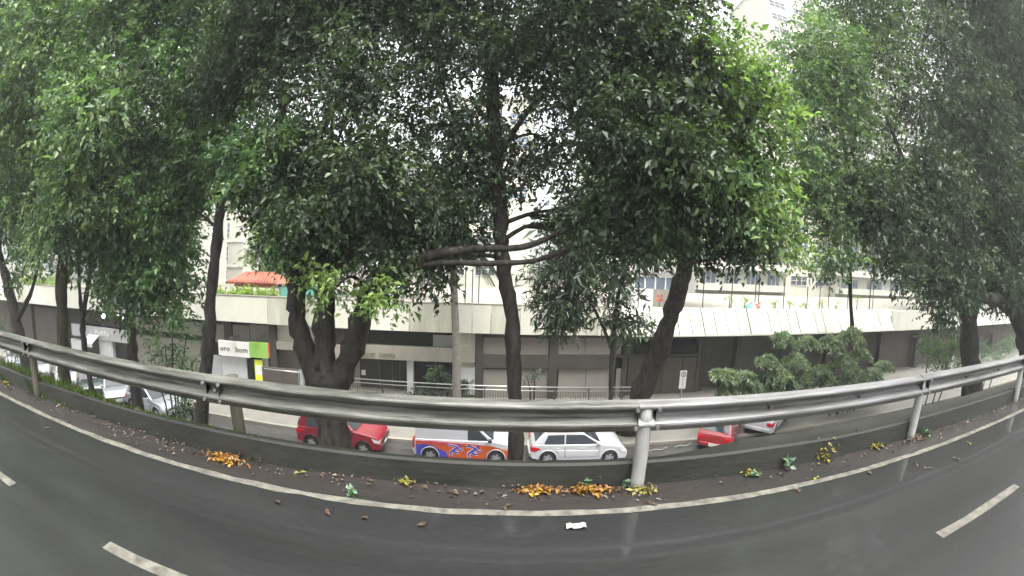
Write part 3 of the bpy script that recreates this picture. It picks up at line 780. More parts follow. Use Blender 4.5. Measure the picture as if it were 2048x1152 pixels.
def bush(name, label, blobs, leaf, kind='fine', dens=1.0, scale=1.0, cat='plant', group=None, stemz=None, plume=False):
    """blobs: (centre, r) in world metres"""
    c0 = np.array(blobs[0][0]); zb = stemz if stemz is not None else min(b[0][2] - b[1] for b in blobs)
    t_ = thing(name, label, cat, (c0[0], c0[1], zb), 0, group); off = np.array([c0[0], c0[1], zb])
    P, D, N, L, W, cl = crown_leaves([(b[0], (b[1], b[1], b[1] * (b[2] if len(b) > 2 else .8)), 1) for b in blobs], kind, dens, scale)
    if plume:
        P = []; D = []
        for b in blobs:
            c = np.array(b[0]); r = b[1]; nsp = int(26 + r * 30)
            a_ = rng.uniform(0, 2 * pi, nsp); e_ = rng.uniform(.35, 1.45, nsp)
            for a0, e0 in zip(a_, e_):
                d0 = np.array([cos(a0) * cos(e0), sin(a0) * cos(e0), sin(e0)]); t = np.linspace(.25, 1.15, 34)[:, None]
                q = c - [0, 0, r * .45] + d0 * t * r * 1.15 - np.array([0, 0, .75]) * r * (t ** 3) * .62 + rng.normal(size=(34, 3)) * .035 * r
                tg = unit(np.gradient(q, axis=0)); P.append(q); D.append(unit(tg * .7 + rng.normal(size=(34, 3)) * .45 + np.array([0, 0, -.55])))
        P = np.concatenate(P); D = np.concatenate(D); N = unit(rng.normal(size=P.shape) * .5 + [0, 0, 1]); L = rng.uniform(.14, .3, len(P)) * scale; W = rng.uniform(.035, .065, len(P)) * scale
    else: D = unit(D + np.array([0, 0, .35]))
    link('foliage', leaves_mesh('foliage', P - off, D, N, L, W, leaf), t_)
    mb = MB()
    for b in blobs:
        c = np.array(b[0]); mb.tube([(c[0] * .4 + c0[0] * .6 - off[0], c[1] * .4 + c0[1] * .6 - off[1], 0), ((c[0] + c0[0]) / 2 - off[0], (c[1] + c0[1]) / 2 - off[1], (c[2] - zb) * .5), tuple(c - off)], [.05, .04, .02], 6)
    mb.build('stem', 'bark', t_, smooth=True)['kind'] = 'stuff'
    return t_

hd = [(terr(px, 588, .6), .42) for px in range(424, 512, 9)] + [(terr(px, 590, .6), .38) for px in range(520, 556, 9)]
bush('terrace_hedge', 'clipped yellowish hedge on the parapet in front of the red roofed kiosk', hd, 'lime', 'fine', .8, 1.5, 'hedge', stemz=ZR)
hd2 = [(terr(px, 562 + (px - 20) * .04, 1.2), .5) for px in range(25, 116, 12)]
bush('terrace_hedge', 'long green hedge above the parapet at the left behind the trunks', hd2, 'lime', 'fine', .7, 1.8, 'hedge', stemz=ZR)
for i, (px, py, r) in enumerate(((1460, 593, 5), (1490, 601, 7), (1551, 605, 7), (1580, 606, 7), (1611, 607, 7), (1645, 606, 8), (1672, 611, 5), (1715, 596, 6))):
    q = terr(px, py, 1.2)
    nm = ['small lime plant on the parapet left of the coloured toys', 'round lime plant on the parapet beside the coloured toys', 'lime potted plant below the cream wall panel', 'lime potted plant second from the cream wall panel', 'lime potted plant third from the cream wall panel', 'largest lime potted plant below the terrace pole', 'smallest lime potted plant last of the parapet row', 'lime plant raised above the parapet row by the tower'][i]
    bush('potted_plant', nm, [(q, r * .027)], 'lime', 'fine', .9, 1.2, 'plant', 'lime plants along the terrace parapet', stemz=ZR)
q = terr(590, 588, 2.0)
sc = thing('mesh_screen', 'teal mesh screen standing on the terrace beside the kiosk', 'screen', (0, 0, 0))
a, b = terr(560, 575, 2.5), terr(636, 572, 2.5)
MB().add([(a[0], a[1], ZR), (b[0], b[1], ZR), (b[0], b[1], b[2]), (a[0], a[1], a[2]), (a[0], a[1] + .03, ZR), (b[0], b[1] + .03, ZR), (b[0], b[1] + .03, b[2]), (a[0], a[1] + .03, a[2])], [(0, 1, 2, 3), (7, 6, 5, 4), (3, 2, 6, 7)]).build('mesh', 'teal', sc)
for t in (0, .5, 1): MB().tube([a + (b - a) * t + [0, -.03, .05], (a + (b - a) * t)[:2].tolist() + [ZR]], .03, 6).build('post', 'iron', sc)
poles = [(930, 540, 608), (944, 538, 608), (957, 536, 606), (1276, 535, 612), (1341, 560, 613), (1405, 552, 613), (1462, 555, 614), (1509, 556, 616), (1516, 545, 616), (1566, 558, 617), (1613, 575, 617), (1638, 545, 617), (1656, 570, 618), (1694, 560, 618), (1738, 553, 620), (1744, 560, 620)]
pole_where = ['leftmost of three thin poles behind the middle trunk', 'middle one of three thin poles behind the middle trunk', 'rightmost of three thin poles behind the middle trunk', 'thin dark terrace pole carrying the short red armed bracket', 'thin dark terrace pole just left of the leaning trunk', 'thin dark terrace pole just right of the leaning trunk', 'thin dark terrace pole in front of the blue glazed block', 'thin dark terrace pole above the coloured toys', 'taller thin terrace pole right beside the coloured toys', 'thin dark terrace pole at the left edge of the cream wall panel', 'shorter thin terrace pole among the lime plants', 'tall thin terrace pole behind the lime plants', 'thin terrace pole just right of the lime plants', 'thin terrace pole below the tower balcony', 'stout dark terrace pole at the end of the leaning parapet', 'pale thin terrace pole beside the stout dark one']
for (px, y0, y1), w in zip(poles, pole_where):
    dep = .5; b = terr(px, y1, dep); t_ = terr(px, y0, dep)
    ph = thing('terrace_pole', w, 'pole', (b[0], b[1], ZR), 0, 'thin poles along the terrace edge')
    MB().tube([(0, 0, 0), (0, 0, t_[2] - ZR)], .035 if px != 1738 else .06, 6).build('shaft', 'iron', ph); MB().box(-.05, .05, -.05, .05, t_[2] - ZR, t_[2] - ZR + .03).build('cap', 'iron', ph)
    if px == 1276: MB().tube([(-.9, 0, t_[2] - ZR - 1.9), (0, 0, t_[2] - ZR - 1.65), (0.6, 0, t_[2] - ZR - 1.75)], .03, 6).build('arm', 'iron', ph)
ty = thing('toy_windmill', 'small red pinwheel on a stick above the terrace parapet', 'toy', tuple(terr(1318, 613, .6)))
q = terr(1318, 596, .6)[2] - terr(1318, 613, .6)[2]
MB().tube([(0, 0, -.3), (0, 0, q)], .02, 6).build('stick', 'iron', ty)
mb = MB()
for k in range(4):
    a0 = k * pi / 2 + .5; mb.add([(0, -.05, q), (.28 * cos(a0), -.05, q + .28 * sin(a0)), (.28 * cos(a0 + .7), -.1, q + .28 * sin(a0 + .7))], [(0, 1, 2)])
mb.build('blades', 'red', ty)
for px, m, nm in ((1497, 'teal', 'green'), (1506, 'signw', 'white'), (1514, 'red', 'red')):
    q = terr(px, 612, .3); tb = thing('toy', 'small %s plastic toy standing on the terrace parapet' % nm, 'toy', (q[0], q[1], ZR))
    mb = MB(); mb.tube([(0, 0, .3), (0, 0, .62), (0, 0, .9)], [.28, .3, .1], 8); mb.build('body', m, tb, smooth=True); MB().tube([(.05, 0, .85), (.3, 0, 1.0)], .05, 6).build('handle', m, tb)

# ------------------------------------------------------------------ apartment towers behind
def wframe(parent, x0, x1, z0, z1, y, cols=2, rows=2, glass='glassd', name='window'):
    w = MB().box(x0, x1, y - .03, y + .08, z0, z1).build(name, glass, parent)
    mb = MB(); t = .07
    for k in range(cols + 1): x = x0 + (x1 - x0) * k / cols; mb.box(x - t / 2, x + t / 2, y - .09, y - .031, z0, z1)
    for k in range(rows + 1): z = z0 + (z1 - z0) * k / rows; mb.box(x0 + .001, x1 - .001, y - .085, y - .032, z - t / 2, z + t / 2)
    mb.build('frame', 'alu', w); return w


def tower(name, label, px0, px1, Y, top, m, floors=True, yaw=0.0, wcols=3, glass='glassd', skip=(), balc=False, base=-7, depth=14, seed=1):
    a, b = at(px0, 560, Y), at(px1, 560, Y); w = b[0] - a[0]
    t_ = thing(name, label, 'building', (a[0], Y, base), yaw)
    bx('wall', m, t_, 0, w, 0, depth, 0, top - base)
    rr = np.random.default_rng(seed)
    fh = 3.1; nf = int((top - base) / fh)
    for k in range(2, nf):
        z = k * fh
        if balc: bx('balcony_slab', 'slab', t_, -.3, w + .3, -1.6, -.002, z - .16, z); bx('balcony_wall', m, t_, -.3, w + .3, -1.6, -1.5, z + .001, z + .85)
        for c in range(wcols):
            if floors and (c, k) not in skip:
                xc_ = w * (c + .5) / wcols; ww = w / wcols * .32
                wframe(t_, xc_ - ww, xc_ + ww, z + .9 if not balc else z + .35, z + 2.45, 0, 3 if ww > 1 else 2, 2 if not balc else 1, glass if rr.random() < .6 else 'glassb')
    bx('cornice', 'slab', t_, -.25, w + .25, -.25, depth + .2, top - base + .001, top - base + .4)
    return t_


t1 = thing('apartment_tower', 'slim white tower with stacked small windows behind the tiled kiosk', 'building', (at(405, 500, 62)[0], 62, -7))
w1 = at(486, 500, 62)[0] - at(405, 500, 62)[0]
zt1 = at(470, 380, 62)[2] + 7
bx('wall', 'tower', t1, 0, w1, 0, 9, 0, zt1)
for pxa, ya, yb in ((452, 446, 476), (449, 493, 522), (447, 540, 568)):
    xa = at(pxa - 1, (ya + yb) / 2, 62)[0] - t1.location.x; xb = at(pxa + 8, (ya + yb) / 2, 62)[0] - t1.location.x
    wframe(t1, xa, xb, at(pxa, yb, 62)[2] + 7, at(pxa, ya, 62)[2] + 7, 0, 1, 3, 'glassb')
for yy in (482, 532): z_ = at(450, yy, 62)[2] + 7; bx('string_course', 'slab', t1, -.1, w1 + .1, -.15, -.002, z_ - .2, z_ + .1)
bx('cornice', 'slab', t1, -.3, w1 + .3, -.3, 9.2, zt1 + .001, zt1 + .5)
tower('apartment_block', 'cream apartment block seen behind the middle trunk', 880, 1059, 52, 22, 'tower2', wcols=3, seed=3, depth=4, skip=[(2, k) for k in range(2, 5)])
tower('apartment_block', 'narrow cream apartment block behind the lance leaved sapling', 1165, 1268, 50, 16, 'tower2', wcols=2, seed=4, depth=4, skip=[(0, 3), (1, 3)])
tower('apartment_block', 'balconied block with blue glazing behind the terrace poles', 1392, 1566, 58, 17, 'tower', wcols=4, glass='glassb', balc=True, seed=5)
tower('apartment_tower', 'tall cream tower with stacked balconies above the leaning parapet', 1572, 1668, 62, 58, 'tower2', wcols=2, seed=6)
tower('apartment_tower', 'tall pale tower with long balconies at the right of the cream tower', 1672, 1850, 60, 56, 'tower', wcols=4, balc=True, seed=7)
tower('apartment_block', 'white apartment block behind the left tree trunks', 60, 330, 42, 14, 'tower', wcols=7, seed=8)
gz_ = thing('glazed_pavilion', 'pale glazed pavilion on the terrace beside the leaning trunk', 'pavilion', tuple(FO + UX * F(1268, 600, 6)[0] + UY * 6 + np.array([0, 0, ZR])), FA)
wp = F(1350, 600, 6)[0] - F(1268, 600, 6)[0]; h1 = F(1300, 578, 6)[2] - ZR; h2 = F(1300, 552, 6)[2] - ZR
bx('wall', 'alu', gz_, 0, wp * .45, 0, 3, 0, h1); bx('wall', 'render', gz_, wp * .45, wp, 0.02, 3, 0, h1)
for k in range(4):
    w_ = bx('pane', 'glassb', gz_, wp * k / 4 + .06, wp * (k + 1) / 4 - .06, 0.1, .14, h1 + .02, h2 - .08)
mb = MB()
for k in range(5): mb.box(wp * k / 4 - .05, wp * k / 4 + .05, .05, .2, h1 + .001, h2)
mb.box(-.05, wp + .05, .04, .21, h2, h2 + .12); mb.build('frame', 'alu', gz_)
bx('roof', 'grey', gz_, -.2, wp + .2, -.1, 3.2, h2 + .12, h2 + .24)

# ------------------------------------------------------------------ vehicles
def wheel_meshes(r, w=0.2):
    mb = MB(); seg = 24
    pf = [(-w / 2, r * .62), (-w / 2, r * .93), (-w * .36, r), (w * .36, r), (w / 2, r * .93), (w / 2, r * .62)]
    n = len(pf)
    for j in range(seg):
        a = 2 * pi * j / seg
        for y, q in pf: mb.v.append((q * cos(a), y, q * sin(a)))
    for j in range(seg):
        for i in range(n - 1): mb.f.append((j * n + i, j * n + i + 1, ((j + 1) % seg) * n + i + 1, ((j + 1) % seg) * n + i))
    ty = mb.mesh('wheel', 'tyre', True)
    rm = MB(); rm.disc_y(0, 0, r * .63, -w * .30, w * .3, 20)
    for k in range(5):
        a = 2 * pi * k / 5; c, s = cos(a), sin(a); h = .045
        pts = [(r * .1 * c - h * s, r * .1 * s + h * c), (r * .6 * c - h * 1.3 * s, r * .6 * s + h * 1.3 * c), (r * .6 * c + h * 1.3 * s, r * .6 * s - h * 1.3 * c), (r * .1 * c + h * s, r * .1 * s - h * c)]
        rm.prism(pts, -w * .43, -w * .3); rm.prism(pts, w * .3, w * .43)
    rm.disc_y(0, 0, r * .17, -w * .44, w * .44, 10)
    dk = MB(); dk.disc_y(0, 0, r * .56, -w * .315, w * .315, 18)
    return ty, rm.mesh('rim', 'rim'), dk.mesh('brake_disc', 'plastic')


WM = wheel_meshes(0.31)


def car(label, x, y, z, rz, paint, L=4.1, W=1.72, H=1.47, kind='hatch', group='cars parked along the lower street', name='parked_car', cat='car'):
    t_ = thing(name, label, cat, (x, y, z), rz, group)
    hb = L / 2
    van = kind == 'van'; suv = kind == 'suv'
    belt = 0.93 if not suv else 1.02
    if van: belt = 1.02
    zb_ = .24 if not suv else .3
    rw = .36; xf, xr_ = hb - .78, -hb + .72
    hood = [(hb * .42, belt + .03), (hb * .68, belt - .04), (hb * .88, belt - .14), (hb * .965, belt - .27), (hb, belt - .42), (hb, .4), (hb - .05, zb_)]
    if van: hood = [(hb * .55, belt + .05), (hb * .72, belt - .02), (hb * .9, belt - .12), (hb * .97, belt - .25), (hb, belt - .45), (hb, .4), (hb - .05, zb_)]
    arc = lambda cx: [(cx + rw * cos(a), .33 + rw * sin(a)) for a in np.linspace(0, pi, 11)]
    low = [(-hb + .06, zb_ + .04), (-hb, .42), (-hb + .01, .62), (-hb + .06, belt - .12), (-hb + .1, belt)] + hood + [(xf + rw, zb_)] + arc(xf) + [(xf - rw, zb_), (xr_ + rw, zb_)] + arc(xr_) + [(xr_ - rw, zb_)]
    # wheel arcs run from front to rear along the sill
    def taper(x_, z_, y_):
        f = 1 - .55 * max(0, abs(x_) / L - .40) ** 1.0 * 1.4; return y_ * f * (1 - .04 * max(0, .5 - z_))
    hw = W / 2
    MB().prism(low, -hw, hw, taper).build('body', paint, t_, bevel=.045, seg=3)
    bx('underbody', 'plastic', t_, -hb + .2, hb - .2, -hw + .23, hw - .23, zb_ - .03, .7)
    # cabin
    if van: c0, c1, a1, a0 = -hb + .1, -hb + .14, hb * .20, hb * .60
    elif suv: c0, c1, a1, a0 = -hb + .1, -hb + .28, hb * .10, hb * .46
    else: c0, c1, a1, a0 = -hb + .1, -hb + .52, hb * .04, hb * .46
    zt_ = H
    cab = [(c0, belt - .02), (c1, zt_ - .1), (c1 + .14, zt_ - .02), ((c1 + a1) / 2, zt_), (a1 - .1, zt_ - .015), (a1, zt_ - .06), (a0, belt - .02)]
    inb, int_ = .05, (.2 if not van else .11)
    wid = lambda z_: hw - inb - (int_ - inb) * max(0, (z_ - belt)) / (zt_ - belt)
    MB().prism(cab, -1, 1, lambda x_, z_, y_: y_ * wid(z_) * (1 - .3 * max(0, abs(x_) / L - .40))).build('cabin', paint, t_, bevel=.05, seg=3)
    Ax = lambda z_: a0 + (a1 - a0) * (z_ - belt) / (zt_ - .06 - belt)
    Cx = lambda z_: c0 + (c1 - c0) * (z_ - belt) / (zt_ - .1 - belt)
    z1, z2 = belt + .03, zt_ - .13
    xb_ = (a1 + c1) / 2 + .08
    wins = []
    if van: wins = [[(hb * .08, z1), (Ax(z1) - .2, z1 + .01), (Ax(z2) - .06, z2), (hb * .08, z2)]]
    else:
        wins = [[(xb_ + .03, z1), (Ax(z1) - .13, z1), (Ax(z2) - .07, z2), (xb_ + .03, z2)], [(Cx(z1) + .42, z1 + .02), (xb_ - .03, z1), (xb_ - .03, z2), (Cx(z2) + .22, z2 - .02)]]
    for sgn in (-1, 1):
        for wv in wins:
            MB().prism(wv, 0, 1, lambda x_, z_, y_, s=sgn: s * (wid(z_) + (-.02 if y_ == 0 else .008))).build('side_window', 'carglass', t_)
    # windscreen and rear window
    def slant(xa, za, xb2, zb2, ya, yb, out, nm):
        nx_, nz_ = (zb2 - za), -(xb2 - xa); l = hypot(nx_, nz_); nx_, nz_ = nx_ / l * out, nz_ / l * out
        v = [(xa, -ya, za), (xa, ya, za), (xb2, yb, zb2), (xb2, -yb, zb2)]
        v2 = [(q[0] + nx_, q[1], q[2] + nz_) for q in v]
        MB().add(v2 + v, [(0, 1, 2, 3), (4, 7, 6, 5), (0, 4, 5, 1), (1, 5, 6, 2), (2, 6, 7, 3), (3, 7, 4, 0)]).build(nm, 'carglass', t_)
    slant(Ax(belt + .05), belt + .05, Ax(zt_ - .12), zt_ - .12, wid(belt) - .1, wid(zt_) - .06, .012, 'windscreen')
    if not van: slant(Cx(belt + .1), belt + .1, Cx(zt_ - .16), zt_ - .16, wid(belt) - .14, wid(zt_) - .08, -.014, 'rear_window')
    for sgn in (-1, 1):
        tp = lambda x_, z_, y_, s=sgn: s * (taper(x_, z_, hw) + (-.3 if y_ == 0 else .012))
        MB().prism([(hb - .36, belt - .2), (hb - .05, belt - .3), (hb - .02, belt - .42), (hb - .28, belt - .37)], 0, 1, tp).build('headlight', 'lampw', t_)
        tz = belt - .02
        if van: lv = [(-hb - .008, tz), (-hb + .07, tz), (-hb + .07, tz - .4), (-hb - .012, tz - .4)]
        else: lv = [(-hb + .02, tz - .1), (-hb + .16, tz - .08), (-hb + .42, tz - .13), (-hb + .2, tz - .28), (-hb - .004, tz - .26)]
        MB().prism(lv, 0, 1, tp).build('tail_light', 'lampr', t_)
        xm = Ax(z1) - .14
        mr = MB().box(xm - .1, xm + .06, 0, .16, z1 + .0, z1 + .14); mr.v = [(q[0], sgn * (wid(z1) + .03 + q[1]), q[2]) for q in mr.v]
        if sgn < 0: mr.f = [f[::-1] for f in mr.f]
        mr.build('mirror', paint if not van else 'plastic', t_, bevel=.03)
        for xh in ((xb_ - .26, xb_ + .72) if not van else (hb * .12,)):
            bx('door_handle', 'plastic' if van else paint, t_, xh - .09, xh + .09, sgn * (hw + .001), sgn * (hw + .025), belt - .16, belt - .13)
        for xc_ in ([xb_, xf - rw - .1] if not van else [hb * .04, xf - rw - .06]):
            bx('door_seam', 'plastic', t_, xc_ - .006, xc_ + .006, sgn * (hw - .01), sgn * (hw + .003), zb_ + .1, belt - .03)
        sx = sgn * hw
        pan = [[(xf - rw - .12, zb_ + .16), (xf - rw - .12, belt - .24), (xb_ + .03, belt - .22), (xb_ + .03, zb_ + .16)], [(xb_ - .03, zb_ + .16), (xb_ - .03, belt - .22), (xr_ + rw * .75, belt - .2), (xr_ + rw + .06, belt - .42), (xr_ + rw + .04, zb_ + .16)]] if not van else []
        for pv_ in pan: MB().prism(pv_, sgn * (hw - .03), sgn * (hw + .022)).build('door_panel', paint, t_, bevel=.03, seg=2)
        for xw in (xf, xr_):
            lip = MB(); lip.tube([(xw + (rw + .012) * cos(a), sgn * (hw - .004), .33 + (rw + .012) * sin(a)) for a in np.linspace(-.15, pi + .15, 15)], .024, 6); lip.build('arch_lip', 'plastic' if suv else paint, t_, smooth=True)
        for xw in (xf, xr_):
            wo_ = link('wheel', WM[0], t_, (xw, sgn * (hw - .12), .31)); link('rim', WM[1], wo_); link('brake_disc', WM[2], wo_)
    if not van: bx('roof_spoiler', paint, t_, c1 - .14, c1 + .16, -wid(zt_) + .08, wid(zt_) - .08, zt_ - .085, zt_ - .03, .02)
    bx('rear_bumper', 'plastic' if suv else paint, t_, -hb - .05, -hb + .1, -hw + .16, hw - .16, .34, .52, .03)
    bx('number_plate', 'plate', t_, -hb - .062, -hb - .052, -.22, .22, .36, .5)
    bx('number_plate', 'plate', t_, hb + .002, hb + .014, -.22, .22, .38, .5)
    bx('grille', 'plastic', t_, hb - .02, hb + .008, -hw * .62, hw * .62, .54, belt - .33)
    return t_


carr = car('red small off-roader with a spare wheel behind the forked tree trunk', -6.82, 17.27, SZ, 0, 'carred', 3.93, 1.72, 1.62, 'suv')
sp_ = link('spare_wheel', WM[0], carr, (-3.93 / 2 - .12, .1, .78)); sp_.rotation_euler = (0, 0, pi / 2); link('rim', WM[1], sp_)
for sgn in (-1, 1): bx('sill_guard', 'plastic', carr, -.85, .75, sgn * .84, sgn * .885, .26, .4, .01)
van = car('white delivery van with orange and blue painted running figures on its side', -1.37, 17.27, SZ, 0, 'carwhite', 4.2, 1.74, 1.82, 'van', name='delivery_van', cat='van')
hw = .87; hb = 2.1


def decal(nm, m, pts, k):
    for sgn in (-1, 1): MB().prism(pts, sgn * (hw - .02), sgn * (hw + .003 + .003 * k)).build(nm, m, van)


def ell(cx, cz, rx, rz, a=0, n=10): return [(cx + rx * cos(t) * cos(a) - rz * sin(t) * sin(a), cz + rx * cos(t) * sin(a) + rz * sin(t) * cos(a)) for t in np.linspace(0, 2 * pi, n, endpoint=False)]


xr_, xf = -hb + .72, hb - .78
arcd = lambda cx, n=9: [(cx + .375 * cos(a), .33 + .375 * sin(a)) for a in np.linspace(0, pi, n)]
decal('orange_graphic', 'orange', [(-hb + .14, .95), (-hb + .14, .3), (xr_ - .375, .3)] + arcd(xr_)[::-1][1:-1] + [(xr_ + .375, .27), (xf - .375, .27)] + arcd(xf)[::-1][1:-1] + [(xf + .375, .3), (hb - .24, .42), (hb - .3, .66), (1.2, .86), (.2, .93)], 0)
decal('blue_graphic', 'blue', [(-hb + .15, .78), (-hb + .15, .3), (xr_ - .38, .3)] + arcd(xr_)[::-1][1:-1] + [(xr_ + .38, .27), (-.62, .27), (-.66, .42), (-.78, .56), (-1.0, .62), (-1.2, .74), (-1.6, .82)], 1)
bx('front_bumper', 'orange', van, hb - .14, hb + .03, -hw + .12, hw - .12, .3, .6, .04)
decal('pink_graphic', 'pink', [(-hb + .15, .9), (-1.5, .86), (-.9, .8), (-.3, .84), (.15, .92), (-.6, .95), (-1.4, .97)], 1)
limb = lambda x0, z0, x1, z1, w: [(x0 - (z1 - z0) / hypot(x1 - x0, z1 - z0) * w, z0 + (x1 - x0) / hypot(x1 - x0, z1 - z0) * w), (x0 + (z1 - z0) / hypot(x1 - x0, z1 - z0) * w, z0 - (x1 - x0) / hypot(x1 - x0, z1 - z0) * w), (x1 + (z1 - z0) / hypot(x1 - x0, z1 - z0) * w, z1 - (x1 - x0) / hypot(x1 - x0, z1 - z0) * w), (x1 - (z1 - z0) / hypot(x1 - x0, z1 - z0) * w, z1 + (x1 - x0) / hypot(x1 - x0, z1 - z0) * w)]
def figure(ox, oz, s):
    seg = [(.0, .2, .2, .34, .05), (.2, .34, .02, .42, .035), (.02, .42, -.22, .44, .03), (.2, .34, .3, .2, .03), (.3, .2, .42, .3, .025), (0, .2, .12, .08, .045), (.12, .08, .26, .1, .035), (0, .2, -.14, .08, .045), (-.14, .08, -.08, -.08, .035)]
    for k, w in enumerate(seg): decal('figure_graphic', 'signw', limb(ox + w[0] * s, oz + w[1] * s, ox + w[2] * s, oz + w[3] * s, (w[4] + .022) * s), 2)
    for k, w in enumerate(seg): decal('figure_graphic', 'blue', limb(ox + w[0] * s, oz + w[1] * s, ox + w[2] * s, oz + w[3] * s, w[4] * s), 3 + (k % 3) * .4)
    decal('figure_graphic', 'blue', ell(ox + .27 * s, oz + .43 * s, .06 * s, .065 * s), 5)
figure(.32, .38, 1.0); figure(-.42, .42, .95)
car('white hatchback with dark windows parked beside the white post', 3.4, 17.27, SZ, 0, 'carwhite', 4.1, 1.73, 1.47)
car('bright red car seen from behind beside an orange cone', 10.9, 18.3, SZ + .0, radians(52), 'carred2', 3.9, 1.7, 1.5)
car('white car half hidden by leaves beyond the bright red car', 14.4, 19.2, SZ + .12, radians(40), 'carwhite', 4.1, 1.7, 1.5)
lc = [(-18.6, 17.3, -8, 'carsilver', 'silver car closest to the left of the slim dark trunk'), (-22.6, 17.6, -35, 'carsilver', 'silver hatchback angled towards the road left of the first silver car'), (-25.4, 17.6, -35, 'cargreen', 'dark car with a pale bonnet between silver and white cars'), (-28.6, 17.6, -35, 'carwhite', 'white car just behind the thick left trunk'), (-32.6, 17.6, -35, 'carwhite', 'white car second from the left edge of the parked row'), (-37.4, 17.6, -35, 'carwhite', 'white car at the left edge, last of the parked row')]
for x, y, a, pm_, lb in lc: car(lb, x, y, SZ, radians(a), pm_, 4.0, 1.7, 1.5)
cn = thing('traffic_cone', 'orange traffic cone standing behind the bright red car', 'cone', tuple(atz(1460, 893, SZ + .12)))
MB().tube([(0, 0, .04), (0, 0, .7)], [.17, .03], 14).build('body', 'cone', cn, smooth=True); bx('base', 'cone', cn, -.22, .22, -.22, .22, 0, .04, .01)

# ------------------------------------------------------------------ trees
def G_(px, py, Y): return slope_z(at(px, py, Y)[1])

A3 = [(664, 820, 50), (678, 762, 52), (700, 712, 46), (716, 660, 46), (736, 600, 44), (768, 560, 36), (830, 520, 26), (905, 503, 18), (960, 498, 16), (1020, 497, 15), (1060, 490, 14), (1110, 470, 12), (1160, 446, 10), (1230, 420, 6)]
tree('forked_tree', 'large tree with a trunk forking into three dark stems over the red car', [
    [(668, 935, 74), (666, 850, 66), (657, 800, 78), (652, 768, 82), (652, 745, 60), (652, 730, 30)],
    [(652, 830, 50), (638, 770, 56), (611, 702, 48), (597, 650, 44), (592, 600, 42), (597, 540, 42), (600, 470, 36), (590, 380, 28), (572, 280, 20), (560, 160, 12)],
    [(658, 820, 50), (654, 760, 52), (648, 700, 46), (648, 640, 44), (655, 590, 38), (650, 520, 30), (640, 440, 22), (660, 330, 14)],
    A3,
    [(740, 590, 28), (790, 552, 18), (850, 530, 14), (908, 525, 12), (960, 527, 12), (1040, 525, 11), (1085, 517, 10), (1135, 500, 8), (1200, 480, 5)],
    [(598, 560, 30), (660, 532, 28), (720, 492, 24), (800, 440, 18), (870, 370, 12)],
], [(545, 400, 85), (490, 370, 55, 8.2, 1, .7, 'bright'), (600, 340, 120), (700, 440, 120, 9.5), (680, 565, 62, 8, .9, .55, 'light_skylit'), (750, 585, 46, 8, .8, .6, 'light_skylit'), (820, 400, 120, 9.5), (620, 180, 130, 9.5, .4), (760, 250, 130, 10, .5), (640, 60, 140, 9.5), (500, 150, 110, 10), (585, 500, 45), (720, 340, 110, 8), (850, 470, 70, 10), (560, 20, 120, 9), (800, 100, 120, 9, .55), (640, -90, 150, 9), (820, -60, 140, 9), (620, 430, 90, 8), (780, 500, 80, 9), (530, 300, 90, 8.5, 1, .8, 'mid'), (560, 460, 60, 8.3, 1, .8, 'mid'), (700, 150, 110, 8, .4), (860, 560, 50, 9.5, .6)],
     'deep', 'broad', 0.85, 0.95, Y=9, ground=slope_z(9))
tree('slender_tree', 'slender dark tree rising behind the delivery van up the middle', [
    [(1033, 945, 33), (1031, 850, 30), (1028, 760, 31), (1027, 690, 33), (1022, 620, 31), (1010, 560, 30), (1003, 500, 30), (1000, 430, 31), (993, 340, 31), (988, 240, 29), (985, 140, 25), (980, 40, 20), (975, -60, 14)],
    [(1000, 420, 16), (960, 340, 13), (910, 240, 9), (880, 150, 6)], [(992, 320, 16), (1050, 230, 12), (1110, 140, 8)]],
     [(930, 130, 110), (1010, 60, 110), (900, 260, 100), (1040, 330, 70, 10, .7), (950, 350, 80, 10), (1090, 100, 120), (1150, 200, 110), (860, 30, 110), (1000, -70, 140), (900, 420, 60, 10, .7), (935, 445, 55, 10, .8), (965, 395, 60, 10, .8), (1010, 375, 40, 10, .5), (885, 520, 46, 9.5, .5), (1140, 420, 60, 10, .8), (1175, 460, 50, 10, .7), (1110, 300, 80, 10, .8), (1090, 20, 100), (960, 230, 70, 10, .8)],
     'deep', 'broad', 0.55, 0.95, Y=10, ground=slope_z(10))
